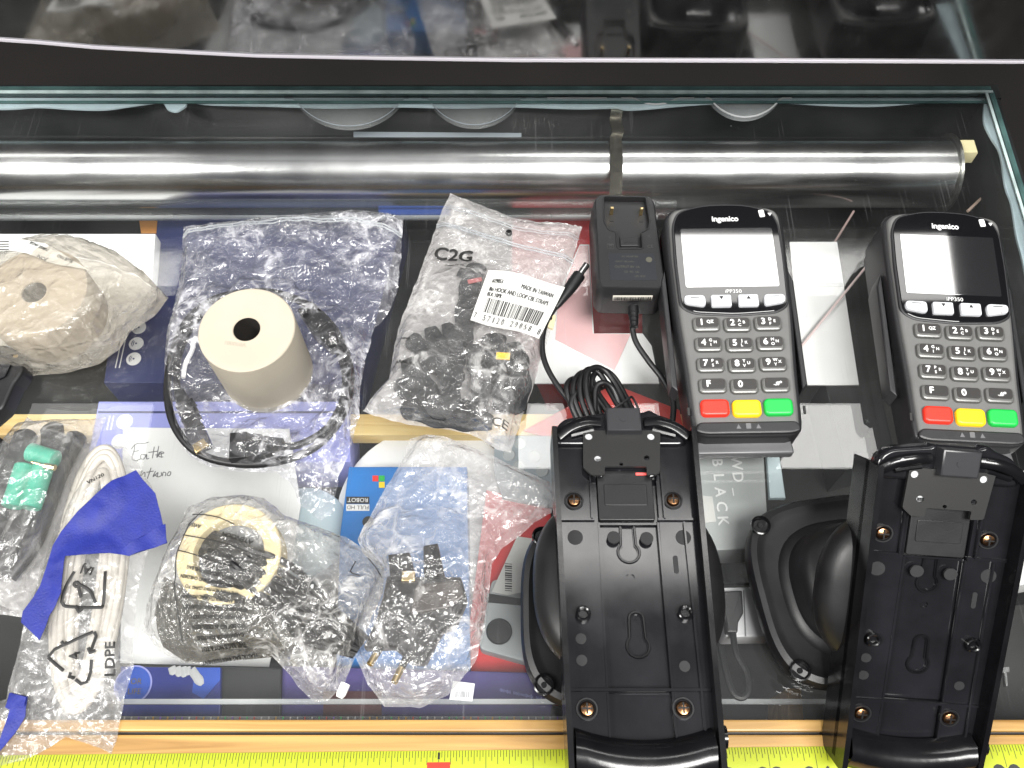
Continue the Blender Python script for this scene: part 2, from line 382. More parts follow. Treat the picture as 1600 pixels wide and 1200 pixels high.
def film(name, tint, base, crease, patch, scl=1.0, rough=.16, white=(.80, .80, .82), bstr=.9):
    """crumpled polythene: clear, with whitish folds and crinkle highlights painted in as white"""
    m = bpy.data.materials.new(name); m.use_nodes = True; nt = m.node_tree; nt.nodes.clear(); N = nt.nodes.new; L = nt.links.new
    out = N('ShaderNodeOutputMaterial'); tr = N('ShaderNodeBsdfTransparent'); tr.inputs[0].default_value = tint+(1,)
    tc_ = N('ShaderNodeTexCoord')
    wn_ = N('ShaderNodeTexNoise'); wn_.inputs['Scale'].default_value = 55*scl; wn_.inputs['Detail'].default_value = 3
    wm = N('ShaderNodeVectorMath'); wm.operation = 'MULTIPLY_ADD'; wm.inputs[1].default_value = (.016/scl,)*3
    L(tc_.outputs['Object'], wn_.inputs['Vector']); L(wn_.outputs['Color'], wm.inputs[0]); L(tc_.outputs['Object'], wm.inputs[2])
    def vor(s_, feat, rnd=1):
        v = N('ShaderNodeTexVoronoi'); v.feature = feat; v.inputs['Scale'].default_value = s_*scl; L(wm.outputs[0], v.inputs['Vector']); return v
    v1 = vor(70, 'DISTANCE_TO_EDGE'); v2 = vor(150, 'DISTANCE_TO_EDGE'); v3 = vor(85, 'F1')
    ns = N('ShaderNodeTexNoise'); ns.inputs['Scale'].default_value = 95*scl; ns.inputs['Detail'].default_value = 5; ns.inputs['Distortion'].default_value = 1.5
    L(tc_.outputs['Object'], ns.inputs['Vector'])
    def mr(src, a, b, c, d):
        r = N('ShaderNodeMapRange'); r.inputs['From Min'].default_value = a; r.inputs['From Max'].default_value = b; r.inputs['To Min'].default_value = c; r.inputs['To Max'].default_value = d
        L(src, r.inputs['Value']); return r.outputs[0]
    def op(o, a, b):
        q = N('ShaderNodeMath'); q.operation = o
        for k, z in enumerate((a, b)):
            if isinstance(z, (int, float)): q.inputs[k].default_value = z
            else: L(z, q.inputs[k])
        return q.outputs[0]
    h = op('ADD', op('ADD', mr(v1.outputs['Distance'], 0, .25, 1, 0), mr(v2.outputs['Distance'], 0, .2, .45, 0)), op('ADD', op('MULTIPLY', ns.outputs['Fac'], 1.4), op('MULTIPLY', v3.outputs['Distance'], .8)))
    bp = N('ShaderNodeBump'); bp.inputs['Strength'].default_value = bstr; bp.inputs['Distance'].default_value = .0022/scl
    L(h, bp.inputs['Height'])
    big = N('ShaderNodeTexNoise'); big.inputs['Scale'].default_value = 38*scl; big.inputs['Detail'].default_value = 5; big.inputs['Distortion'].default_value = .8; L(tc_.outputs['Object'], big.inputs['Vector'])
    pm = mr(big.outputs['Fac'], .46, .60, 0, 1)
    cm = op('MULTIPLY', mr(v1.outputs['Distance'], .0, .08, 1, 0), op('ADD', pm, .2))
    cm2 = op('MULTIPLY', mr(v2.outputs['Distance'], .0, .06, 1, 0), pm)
    shard = mr(ns.outputs['Fac'], .50, .66, 0, 1)  # bright shards of reflected light, put in as white diffuse patches
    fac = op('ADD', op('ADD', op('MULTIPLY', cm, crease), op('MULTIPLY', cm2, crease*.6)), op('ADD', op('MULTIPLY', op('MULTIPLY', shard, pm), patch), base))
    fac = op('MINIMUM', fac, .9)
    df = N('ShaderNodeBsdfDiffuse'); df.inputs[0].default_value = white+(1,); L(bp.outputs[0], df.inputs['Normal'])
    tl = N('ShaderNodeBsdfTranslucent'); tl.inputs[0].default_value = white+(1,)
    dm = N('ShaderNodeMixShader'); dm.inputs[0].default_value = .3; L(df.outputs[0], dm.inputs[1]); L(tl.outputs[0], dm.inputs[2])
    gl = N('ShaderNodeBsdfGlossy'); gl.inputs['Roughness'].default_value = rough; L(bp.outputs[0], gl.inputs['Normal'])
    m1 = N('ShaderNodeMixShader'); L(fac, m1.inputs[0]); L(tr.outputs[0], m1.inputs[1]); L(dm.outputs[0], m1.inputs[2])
    lw = N('ShaderNodeLayerWeight'); lw.inputs['Blend'].default_value = .5; L(bp.outputs[0], lw.inputs['Normal'])
    gf = mr(op('POWER', lw.outputs['Facing'], 3), 0, 1, .06, .8)
    m2 = N('ShaderNodeMixShader'); L(gf, m2.inputs[0]); L(m1.outputs[0], m2.inputs[1]); L(gl.outputs[0], m2.inputs[2])
    L(m2.outputs[0], out.inputs[0]); M[name] = m; return m
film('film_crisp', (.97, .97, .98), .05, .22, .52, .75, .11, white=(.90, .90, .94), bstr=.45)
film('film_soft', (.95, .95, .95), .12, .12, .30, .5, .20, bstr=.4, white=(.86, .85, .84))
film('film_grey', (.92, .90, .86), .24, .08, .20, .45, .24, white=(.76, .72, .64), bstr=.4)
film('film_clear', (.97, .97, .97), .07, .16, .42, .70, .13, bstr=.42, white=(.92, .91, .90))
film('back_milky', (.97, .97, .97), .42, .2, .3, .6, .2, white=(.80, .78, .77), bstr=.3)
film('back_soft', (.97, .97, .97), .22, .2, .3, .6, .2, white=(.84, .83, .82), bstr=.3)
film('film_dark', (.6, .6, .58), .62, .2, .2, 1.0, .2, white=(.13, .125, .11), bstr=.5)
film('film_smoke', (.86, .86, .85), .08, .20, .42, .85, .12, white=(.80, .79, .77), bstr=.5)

def make_film(name, px, label, cat, matname, seed, sp=.0022, bumps=(), amp=.0016, infl=.004, holes=(), z0=.0012, group=None, edge=.007, fold=0, cuts=8, back=None):
    """a closed bag of two film layers over what it holds. px outline; bumps (px,py,r_mm,h_mm)"""
    rnd = random.Random(seed); out = ccw(W(px, .003)); per = []
    for i in range(len(out)):
        a, b = Vector(out[i]), Vector(out[(i+1) % len(out)]); n = max(1, int((b-a).length/sp))
        nv = Vector((-(b-a).y, (b-a).x)).normalized() if (b-a).length else Vector((0, 0))
        for k in range(n):
            q = a.lerp(b, k/n); q = q + nv*noise.noise(Vector((q.x*130, q.y*130, seed)))*.0009; per.append((q.x, q.y))
    hl = [ccw([P(a, b, .003).xy.to_tuple() for a, b in h]) for h in holes]
    bw = [(P(a, b, h/1000).x, P(a, b, h/1000).y, r/1000, h/1000) for a, b, r, h in bumps]
    off = Vector((seed*3.7, seed*1.3, 0))
    def zf(x_, y_, d=None):
        if d is None: d = edist(x_, y_, out) if inside(x_, y_, out) else 0
        k = min(1, d/edge); k = k*k*(3-2*k)
        p = Vector((x_, y_, 0)) + off
        z = infl
        for bx, by, br, bh in bw:
            t = ((x_-bx)**2+(y_-by)**2)/(br*br)
            if t < 6: z = max(z, bh*math.exp(-t*t*.35))
        c1 = noise.noise(p*42); c2 = noise.noise(p*95+Vector((7, 3, 1))); c3 = noise.noise(p*210+Vector((1, 9, 4)))
        cr_ = (1-abs(c1)*2)*1.0 + (1-abs(c2)*2.2)*.55 + c3*.28
        f = math.sin((x_*math.cos(seed)+y_*math.sin(seed))*240 + c1*5)*.25 if fold else 0
        return z0 + (z + amp*(cr_+f))*k + .0006*(1-k)*(1+c2)
    vs = [Vector(q) for q in per]; n = len(vs); es = [(i, (i+1) % n) for i in range(n)]
    for h in hl:
        b = len(vs); vs += [Vector(q) for q in h]; es += [(b+i, b+(i+1) % len(h)) for i in range(len(h))]
    x0 = min(q[0] for q in per); x1 = max(q[0] for q in per); y0 = min(q[1] for q in per); y1 = max(q[1] for q in per)
    yy = y0; row = 0
    while yy < y1:
        xx = x0 + (sp/2 if row % 2 else 0)
        while xx < x1:
            qx, qy = xx+rnd.uniform(-.2, .2)*sp, yy+rnd.uniform(-.2, .2)*sp
            if inside(qx, qy, per) and edist(qx, qy, out) > sp*.6 and not any(inside(qx, qy, h) for h in hl): vs.append(Vector((qx, qy)))
            xx += sp
        yy += sp*.866; row += 1
    rv, re, rf, *_ = delaunay_2d_cdt(vs, es, [], 0, 1e-7)
    fs = []
    for f in rf:
        cx = sum(rv[i].x for i in f)/3; cy = sum(rv[i].y for i in f)/3
        if inside(cx, cy, per) and not any(inside(cx, cy, h) for h in hl): fs.append(tuple(f))
    top = []; bot = []
    for q in rv:
        d = edist(q.x, q.y, out); z = zf(q.x, q.y, d); top.append((q.x, q.y, z)); bot.append((q.x, q.y, z0 + .0004*min(1, d/edge)))
    mb = MB(); mb.add(top, fs); mb.add(bot, [f[::-1] for f in fs], 1)
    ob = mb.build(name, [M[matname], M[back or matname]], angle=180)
    tag(ob, label, cat, group)
    return ob, zf

# ------------------------------------------------------------------ the setting
fl = MB(); fl.add([(-4, -3, -.9), (4, -3, -.9), (4, 5, -.9), (-4, 5, -.9)], [(0, 1, 2, 3)])
tag(fl.build('floor', M['floor']), 'dark floor far below the counter', kind='structure')

# ------------------------------------------------------------------ the glass display case
GX0, GX1, GY0, GY1 = -.60, .374, .0665, .535
case = thing('display_case', (0, .3, -.2), 'glass topped display case with pine front rail, everything else lies on or in it', 'display case')
g = MB(); g.box(GX0, GX1, GY0, GY1, -.008, 0, bev=.0006)
gt = g.build('glass_top', M['glass_top'], case)
# green polished edge of the sheet, back and right
eb = MB(); eb.box(GX0, GX1, GY1-.0030, GY1+.0012, -.0072, -.0003)
eb.box(GX0, GX1+.001, GY1-.0095, GY1-.0075, -.0080, -.0066); eb.box(GX1-.0025, GX1+.0012, GY0, GY1-.0035, -.0072, -.0003)
eb.build('edge_band', M['glass_edge'], gt)
rb = MB(); rb.box(GX0, GX1, GY1-.0058, GY1-.0035, -.0011, .0004); rb.box(GX1-.0062, GX1-.0042, GY0, GY1-.006, -.0011, .0004)
rb.build('bright_rim', M['glass_rim'], gt)
def bead(px_pts, back):
    a = spline([Vector(p+(0,)) for p in px_pts], 6); return [(q.x, q.y) for q in a] + back
s1 = MB()
pts = [(-160, 168), (0, 170), (60, 167), (110, 170), (160, 171), (200, 166), (243, 160), (254, 160), (262, 171), (276, 174), (290, 166), (296, 159), (330, 163), (420, 165), (520, 168), (620, 166), (720, 168),
       (800, 166), (900, 169), (960, 168), (990, 171), (1100, 162), (1200, 159), (1300, 164), (1370, 165), (1440, 160), (1500, 158), (1535, 158)]
s1.prism([P(a, b, -.009).xy.to_tuple() for a, b in bead(pts, [(1552, 153), (-160, 153)])], -.0105, -.0085, .0005)
pts = [(1538, 158), (1537, 190), (1548, 215), (1562, 240), (1570, 290), (1580, 320), (1588, 370), (1600, 420), (1625, 560)]
s1.prism([P(a, b, -.009).xy.to_tuple() for a, b in bead(pts, [(1655, 560), (1550, 158)])], -.0105, -.0085, .0005)
s1.build('silicone_bead', M['silicone'], gt)
b = MB()
b.box(GX0, GX1+.012, GY1-.002, GY1+.012, -.35, -.0095); b.box(GX1-.002, GX1+.010, GY0, GY1-.0025, -.35, -.0095)
b.build('side_panels', M['case_black'], case)
b = MB(); b.box(GX0, GX1, GY0-.02, GY1-.003, -.16, -.150); b.build('bottom_panel', M['case_dark'], case)
b = MB(); b.box(GX0, .13, P(0, 336, -.05).y, GY1-.004, -.056, -.050)
b.build('inner_shelf', M['glass_shelf'], case)
b = MB(); b.box(GX0, .115, P(0, 336, -.05).y-.0009, P(0, 336, -.05).y-.0001, -.056, -.0502); b.build('shelf_edge', M['clear_strip'], case)
# front pine rail (two boards with a groove), front shelf edges under the glass
y1 = P(0, 1123, 0).y; y2 = P(0, 1143, 0).y; y3 = P(0, 1148, 0).y
b = MB(); b.box(-.65, .65, y2, y1-.0004, -.05, .0005, bev=.0012); b.build('rail_strip', M['wood'], case)
b = MB(); b.box(-.65, .65, -.03, y3, -.05, .0010, bev=.0012); b.build('front_rail', M['wood'], case)
b = MB(); b.box(-.65, .65, y3-.002, y2+.002, -.05, -.003); b.build('rail_groove', M['case_black'], case)
for z, pa, pb, xa, xb in ((-.03, 1092, 1100, 188, 890), (-.03, 1092, 1100, 1112, 1330)):
    b = MB(); A = P(xa, pb, z); B = P(xb, pa, z); b.box(A.x, B.x, A.y, B.y, z-.003, z); b.build('shelf_lip', M['clear_strip'], case)
b = MB(); A = P(188, 1127, -.03); B = P(888, 1119, -.03); b.box(A.x, B.x, A.y, B.y, -.033, -.030)
lip = b.build('glint_lip', M['clear_strip'], case)
glm = [mat('glint_%s' % n_, c_, .3) for n_, c_ in (('red', (.8, .12, .10)), ('green', (.1, .6, .2)), ('white', (.8, .8, .8)), ('violet', (.35, .2, .7)), ('amber', (.8, .5, .1)))]  # diffraction glints painted as small coloured ticks along the lip
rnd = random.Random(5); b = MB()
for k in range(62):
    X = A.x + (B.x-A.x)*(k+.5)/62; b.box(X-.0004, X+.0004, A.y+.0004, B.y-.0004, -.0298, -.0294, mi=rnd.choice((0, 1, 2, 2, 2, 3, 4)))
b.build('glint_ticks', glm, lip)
# bright wooden cross bar under the glass
b = MB(); A = P(-120, 680, -.10); B = P(1075, 643, -.10); b.box(A.x, B.x, A.y, (A.y+B.y)/2-.001, -.115, -.100, bev=.001)
b.box(A.x, B.x, (A.y+B.y)/2, B.y, -.118, -.104, bev=.001); b.build('cross_bar', M['wood_bright'], case)

# glossy black glass guard standing above the back edge
GP = .468
low = [PY(a, b_, GP) for a, b_ in ((-240, 52), (0, 60), (60, 64), (150, 72), (300, 80), (400, 85), (600, 89), (800, 92), (1200, 93), (1600, 95), (1800, 96))]
guard = thing('glass_guard', (0, GP, .1), 'glossy black glass guard panel hanging above the back edge, mirroring the counter', 'glass panel')
b = MB(); n = len(low); TOP = .18
vs = [(q.x, y_, q.z) for y_ in (GP, GP+.006) for q in low] + [(q.x, y_, TOP) for y_ in (GP, GP+.006) for q in low]
fs = []
for i in range(n-1):
    fs += [(i, i+1, 2*n+i+1, 2*n+i), (n+i, 3*n+i, 3*n+i+1, n+i+1), (i, n+i, n+i+1, i+1), (2*n+i, 2*n+i+1, 3*n+i+1, 3*n+i)]
b.add(vs, fs)
m = mat('guard_glass', (.012, .012, .012), .035, spec=1.0, ior=2.0, var=.5, vscale=60)
b.build('panel', m, guard)
b = MB(); b.tube([q+Vector((0, -.0006, -.0008)) for q in low], .0011, 6)
b.build('bright_lip', mat('lip_metal', (.75, .72, .78), .35, metal=.6), guard)

# ------------------------------------------------------------------ polished tube under the glass
TZ = -.042; c0 = P(0, 270, TZ); TR = .0275; XE = P(1472, 262, TZ).x
tube = thing('steel_tube', (0, c0.y, TZ-TR), 'polished steel tube lying along the back under the glass', 'metal tube')
t = MB(); t.tube([(-.60, c0.y, TZ), (XE, c0.y, TZ)], TR, 96); t.build('tube_body', mat('polished', (.68, .68, .68), .19, metal=1, bump=.03, bscale=60, var=.12, vscale=20), tube)
t = MB(); t.tube([(XE, c0.y, TZ), (XE+.0022, c0.y, TZ)], TR+.003, 64); t.build('end_ring', mat('ring_metal', (.35, .35, .33), .3, metal=1), tube)
t = MB(); t.box(XE+.0022, XE+.017, c0.y+.000, c0.y+.013, TZ+.012, TZ+.024, bev=.001); t.build('peg', mat('peg_wood', (.62, .56, .33), .5), tube)
# strap clip
st = MB(); path = [P(966, 140, -.010), P(968, 150, -.012), P(966, 160, -.011), P(963, 178, -.011), P(962, 190, -.0115), P(966, 205, -.011), P(962, 218, -.0115), P(964, 250, -.0115), P(962, 300, -.012), P(958, 332, -.0125)]
pp = spline([Vector(p) for p in path], 6)
vs = []
for p in pp: vs += [(p.x-.0046, p.y, p.z), (p.x+.0046, p.y, p.z)]
k = len(pp); st.add(vs+[(a, b_, c-.0008) for a, b_, c in vs], [(2*i, 2*i+1, 2*i+3, 2*i+2) for i in range(k-1)] + [(2*k+2*i, 2*k+2*i+2, 2*k+2*i+3, 2*k+2*i+1) for i in range(k-1)])
tag(st.build('metal_strap', mat('strap_metal', (.45, .42, .34), .22, metal=1, bump=.6, bscale=150)), 'thin wavy metal strap crossing over the steel tube under the glass', 'strap')

# ------------------------------------------------------------------ things lying inside the case
SZ = -.150
def block(name, px, ztop, matname, label, cat, h=None, bev=.0008, group=None, r=0, build=True):
    pts = W(px, ztop)
    if r: pts = rpoly(pts, r)
    b = MB(); b.prism(pts, ztop-h if h else SZ, ztop, bev)
    return tag(b.build(name, M[matname]), label, cat, group)
def on(parent, name, px, z, matname, th=.0006):
    b = MB(); b.prism(W(px, z), z-th+.0001, z+th); return b.build(name, M[matname], parent)
def print_on(parent, name, items, matname, z):
    """items: (text, px, py, cap_mm, rot_deg)"""
    b = MB()
    for it in items:
        t_, a, c, s_, ro = it[:5]; q = P(a, c, z); b.text(t_, s_/1000, (q.x, q.y, z+.0002), R(ro), sx_=it[5] if len(it) > 5 else 1)
    return b.build(name, M[matname], parent)

# round dishes pushed against the back wall
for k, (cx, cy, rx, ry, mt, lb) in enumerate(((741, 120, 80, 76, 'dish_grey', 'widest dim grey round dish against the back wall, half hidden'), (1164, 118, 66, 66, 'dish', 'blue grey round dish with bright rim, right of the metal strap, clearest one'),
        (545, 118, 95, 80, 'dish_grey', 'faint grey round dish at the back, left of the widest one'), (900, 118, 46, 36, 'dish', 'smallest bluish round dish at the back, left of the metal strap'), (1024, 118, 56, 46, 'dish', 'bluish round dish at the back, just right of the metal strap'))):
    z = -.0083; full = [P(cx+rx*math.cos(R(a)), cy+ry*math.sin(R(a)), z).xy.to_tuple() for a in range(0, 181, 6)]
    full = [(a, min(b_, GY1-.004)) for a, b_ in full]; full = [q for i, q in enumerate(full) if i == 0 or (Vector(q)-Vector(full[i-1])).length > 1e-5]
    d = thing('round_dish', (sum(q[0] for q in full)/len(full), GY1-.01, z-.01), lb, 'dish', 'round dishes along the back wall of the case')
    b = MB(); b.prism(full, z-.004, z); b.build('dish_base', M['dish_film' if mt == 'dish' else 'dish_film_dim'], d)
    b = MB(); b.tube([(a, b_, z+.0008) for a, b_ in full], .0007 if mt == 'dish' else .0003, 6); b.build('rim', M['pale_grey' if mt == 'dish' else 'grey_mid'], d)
block('grey_bar', [(552, 205), (815, 207), (815, 219), (552, 218)], -.03, 'grey_mid', 'thin pale grey bar just behind the steel tube', 'bar', h=.004)
block('dark_red_cloth', [(790, 180), (1030, 172), (1210, 185), (1215, 222), (830, 224)], -.09, 'dark_red', 'dark red folded cloth lying behind the steel tube', 'cloth', r=.01)
block('blue_carton', [(586, 300), (702, 300), (702, 334), (592, 334)], -.06, 'royal', 'small blue carton on the inner shelf above the zip bag', 'box', h=.004)
block('colour_card', [(216, 337), (250, 337), (248, 364), (220, 364)], -.11, 'orange', 'small orange and green picture card beside the navy box', 'card', h=.001)

wp = block('white_pad', [(-80, 365), (243, 365), (236, 452), (180, 520), (-80, 600)], -.06, 'paper_white', 'white paper pad under the glass at the far left behind the kraft roll bag', 'paper', h=.012)
nb = block('navy_box', [(246, 336), (632, 336), (560, 601), (162, 598), (172, 520), (236, 455)], -.105, 'navy', 'dark navy carton with round white icons under the big zip bag', 'box', bev=.001)
ic = MB()
for (a, c) in ((217, 512), (213, 537), (209, 561)):
    q = P(a, c, -.105); ic.prism(circ(q.x, q.y, .0058, n=24), -.105, -.1046)
    ic.prism([(q.x+.0008*math.cos(t_), q.y+.0008*math.sin(t_)) for t_ in [k*math.pi/4 for k in range(8)]], -.1046, -.1043, mi=1)
    for rr in (.0022, .0035): ic.tube([(q.x-rr*math.cos(R(t_)), q.y+rr*math.sin(R(t_)), -.1045) for t_ in range(-50, 51, 20)], .0003, 5, mi=1)
for a in (187, 193): ic.box(P(a, 545, -.105).x-.0004, P(a, 545, -.105).x+.0004, P(a, 575, -.105).y, P(a, 515, -.105).y, -.105, -.1047)
ic.build('round_icons', [M['ink_white'], M['navy']], nb)
pb = block('violet_box', [(154, 627), (545, 627), (548, 722), (136, 722)], -.098, 'periwinkle', 'light violet carton with white dots beside the handwritten note', 'box')
ic = MB()
for (a, c, r_) in ((195, 659, .0062), (187, 690, .0060)):
    q = P(a, c, -.098); ic.prism(circ(q.x, q.y, r_, n=24), -.098, -.0976)
for a in (170, 176):
    ic.box(P(a, 660, -.098).x-.0005, P(a, 660, -.098).x+.0005, P(a, 672, -.098).y, P(a, 650, -.098).y, -.098, -.0976)
ic.build('printed_dots', M['ink_white'], pb)
b = MB(); q = P(160, 643, -.0975); b.box(P(153, 643, -.097).x, P(545, 643, -.097).x, P(0, 645, -.097).y, P(0, 642, -.097).y, -.0978, -.0974); b.build('lid_seam', M['navy'], pb)

note = block('handwritten_note', [(192, 668), (452, 670), (470, 790), (455, 880), (420, 1042), (188, 1036)], -.090, 'paper_white', 'white sheet with two handwritten words under the glass', 'note', h=.0012, bev=0)
strokes = [[(205, 702), (212, 694), (224, 693), (232, 691)], [(211, 694), (209, 706), (206, 716), (212, 720), (221, 716)], [(208, 706), (217, 704)],
    [(228, 711), (221, 710), (220, 716), (225, 717), (229, 710), (229, 717), (233, 716)], [(241, 698), (238, 716)], [(232, 707), (246, 705)], [(248, 697), (245, 715), (249, 707), (252, 708), (252, 715)], [(243, 711), (256, 708), (251, 706), (248, 713), (255, 714)],
    [(222, 735), (219, 744), (226, 738), (226, 745)], [(236, 731), (230, 748)], [(229, 738), (240, 736)], [(243, 736), (239, 745), (247, 738)], [(240, 741), (246, 745)], [(247, 738), (246, 745), (252, 743), (252, 738)], [(254, 744), (255, 738), (259, 739), (258, 744)], [(264, 737), (261, 742), (265, 743), (267, 738), (264, 737)]]
b = MB()
for s_ in strokes: b.tube(spline([P(a, c, -.0897) for a, c in s_], 5), .00032, 5)
b.build('handwriting', M['ink_grey'], note)

bb = block('badge_box', [(188, 1041), (345, 1043), (344, 1128), (188, 1128)], -.060, 'deep_blue', 'deep blue printed box with round badge under the bottom left of the glass', 'box')
b = MB(); q = P(208, 1070, -.06); b.prism(circ(q.x, q.y, .0118, n=36), -.06, -.0596); b.prism(circ(q.x, q.y, .0108, n=36), -.0596, -.0593, mi=1)
b.text('LIFE', .0035, (q.x+.002, q.y-.004, -.0590), 0, mi=2)
b.text('OR', .0035, (q.x+.002, q.y+.002, -.0590), 0, mi=2)
b.build('round_badge', [M['periwinkle'], M['royal'], mat('badge_gold', (.14, .11, .02), .5)], bb)
b = MB()
for pa, pb, r_ in (((268, 1042), (272, 1054), .0026), ((277, 1042), (281, 1057), .0024), ((286, 1042), (288, 1058), .0023), ((293, 1042), (294, 1055), .0021), ((299, 1046), (316, 1070), .0030)):
    pth = [P(pa[0]+(pb[0]-pa[0])*k/6, pa[1]+(pb[1]-pa[1])*k/6, -.0592) for k in range(7)]
    b.tube(pth, r_, 12, flat=.25, rf=lambda t: max(.35, math.sin(min(1, max(0, 1-abs(2*t-1)))*1.57+.45) if t > .6 else .9))
b.build('white_print', M['pale_grey'], bb)
b = MB(); b.prism(W([(305, 1043), (344, 1043), (344, 1062), (318, 1092), (300, 1082)], -.0594), -.0599, -.0595); b.build('blue_print', M['royal'], bb)
block('black_carton', [(346, 1042), (440, 1044), (438, 1128), (345, 1128)], -.063, 'case_black', 'plain black carton between the badge box and the purple box', 'box')
pu = block('purple_box', [(441, 1040), (872, 1052), (858, 1129), (439, 1129)], -.066, 'purple', 'long dark purple box along the front of the case', 'box')
b = MB(); b.prism(W([(505, 1080), (596, 1080), (596, 1127), (505, 1127)], -.065), -.066, -.065); b.build('maroon_panel', M['maroon'], pu)
b = MB(); rnd = random.Random(8)
for k in range(34):
    if k in (9, 10, 27, 28): continue
    a = 781+k*1.95; c = 1078+k*.42; h_ = rnd.uniform(3, 6.5); b.prism(W([(a, c-h_/2), (a+.8, c-h_/2), (a+.8, c+h_/2), (a, c+h_/2)], -.0657), -.0659, -.0656)
b.build('fine_print', M['periwinkle'], pu)
rd = block('red_box', [(760, 765), (860, 790), (880, 1082), (722, 1052), (735, 960)], -.088, 'red', 'red carton under the glass, partly below the grey remote', 'box')
b = MB(); b.prism(W([(722, 1046), (880, 1075), (880, 1083), (722, 1053)], -.0874), -.0879, -.0872); b.build('orange_edge', M['orange'], rd)
ds = MB(); q = P(672, 800, -.11); ds.prism(circ(q.x, q.y, .0690, n=64), SZ, -.11, .001)
tag(ds.build('white_disc', M['paper_white']), 'large white disc under the glass behind the blue box', 'disc')
ds = MB(); q = P(470, 828, -.105); ds.lathe([(.0, -.150), (.030, -.150), (.036, -.12), (.034, -.109), (.026, -.103), (.012, -.1005), (.0005, -.100)], (q.x, q.y), 48)
tag(ds.build('grey_dome', M['pale_blue']), 'pale grey domed lid under the glass right of the handwritten note', 'lid')
bl = block('blue_box', [(545, 729), (730, 729), (736, 1082), (524, 1078), (531, 835)], -.082, 'blue_box', 'bright blue carton with small coloured squares under the plug bag', 'box')
b = MB(); z = -.0815
for k, (a, c) in enumerate(((582, 743), (592, 743), (592, 753))): b.prism(W([(a, c), (a+9, c), (a+9, c+9), (a, c+9)], z), z-.0004, z, mi=k)
b.build('coloured_squares', [M['key_red'], M['key_green'], M['key_yellow']], bl)
b = MB(); b.prism(W([(541, 776), (577, 776), (577, 787), (541, 787)], z), z-.0004, z, mi=0); b.prism(W([(541, 788), (577, 788), (577, 798), (541, 798)], z), z-.0004, z, mi=1)
q = P(559, 781.5, z); b.text('ROBOT', .0030, (q.x, q.y, z+.0002), math.pi, mi=1); q = P(559, 793, z); b.text('FULL HD', .0028, (q.x, q.y, z+.0002), math.pi, mi=0)
q = P(575, 815, z); b.prism(circ(q.x, q.y, .0040, n=20), z-.0004, z, mi=0)
b.build('printed_label', [M['ink_black'], M['ink_white']], bl)

rc = thing('grey_remote', P(790, 990, -.085), 'grey remote with black round button and black band beside the left cradle', 'remote control')
b = MB(); b.prism(rpoly(W([(768, 905), (862, 905), (862, 1046), (826, 1036), (748, 1014)], -.075), .004), -.0879, -.075, .0015); b.build('remote_body', M['grey_light'], rc)
b = MB(); q = P(780, 987, -.075); b.lathe([(.0085, -.075), (.0085, -.0738), (.0078, -.073), (.001, -.0728)], (q.x, q.y), 32); b.build('round_button', M['black_plastic'], rc)
b = MB(); b.prism(W([(762, 927), (805, 934), (862, 940), (862, 950), (805, 945), (760, 941)], -.0745), -.075, -.0744); b.build('black_band', M['black_plastic'], rc)
lb = MB(); z = -.070; lb.prism(W([(808, 838), (862, 846), (862, 915), (794, 930), (768, 925)], z), z-.0006, z)
lo = tag(lb.build('barcode_card', M['label_white']), 'small white barcode card lying on the grey remote', 'card')
b = MB(); rnd = random.Random(3)
yy = 880
while yy < 922:
    h_ = rnd.choice((1, 1.5, 2.4)); b.prism(W([(789, yy), (800, yy+1), (800, yy+1+h_), (789, yy+h_)], z+.0002), z-.0001, z+.0002); yy += h_+rnd.choice((1, 1.6, 2.2))
b.build('barcode', M['ink_black'], lo)

# right of centre
block('red_tray', [(800, 338), (962, 338), (1003, 392), (1004, 521), (923, 520), (905, 600), (860, 600), (800, 470)], -.103, 'dark_red', 'deep red carton below the plug adapter, seen through the glass', 'box', bev=.001)
M['dark_red2'] = mat('red_carton', (.36, .03, .035), .45, var=.06)
bpy.data.objects['red_tray'].data.materials[0] = M['red_carton']
pk = block('pink_leaflet', [(906, 382), (921, 382), (925, 470), (928, 521), (1004, 521), (1018, 540), (1030, 599), (835, 599), (852, 520), (868, 470), (880, 440)], -.035, 'paper_white', 'white and pink folded leaflet below the plug adapter cord', 'leaflet', h=.0012, bev=0)
b = MB(); b.prism(W([(906, 384), (919, 384), (926, 521), (985, 522), (975, 545), (960, 578), (925, 560), (868, 530), (872, 470)], -.0345), -.0349, -.0345); b.build('pink_panel', M['pink'], pk)
block('coral_folder', [(818, 672), (893, 632), (960, 600), (1062, 640), (1075, 700), (880, 690)], -.086, 'coral', 'bright coral red folder below the top of the left cradle', 'folder', h=.002)
kp = block('grey_keypad', [(772, 680), (880, 680), (900, 800), (785, 778), (772, 735)], -.084, 'grey_plastic', 'grey keypad panel with round buttons left of the left cradle', 'keypad', h=.012)
b = MB()
for (a, c) in ((813, 693), (795, 711), (811, 729), (835, 713), (847, 736)):
    q = P(a, c, -.084); b.lathe([(.0046, -.084), (.0046, -.0834), (.0042, -.0832), (.0040, -.0836), (.0005, -.0836)], (q.x, q.y), 24)
b.build('round_keys', M['grey_light'], kp)
hd = block('drive_box', [(1060, 676), (1192, 680), (1202, 857), (1060, 862)], -.022, 'pale_grey', 'pale grey hard drive carton with white lettering between the two cradles', 'box', bev=.001, h=.03)
M['pale_grey2'] = mat('drive_grey', (.40, .42, .42), .45, var=.04)
hd.data.materials[0] = M['drive_grey']
b = MB(); b.prism(W([(1060, 684), (1186, 688), (1187, 694), (1060, 690)], -.0216), -.0219, -.0215, mi=1)
z = -.0218
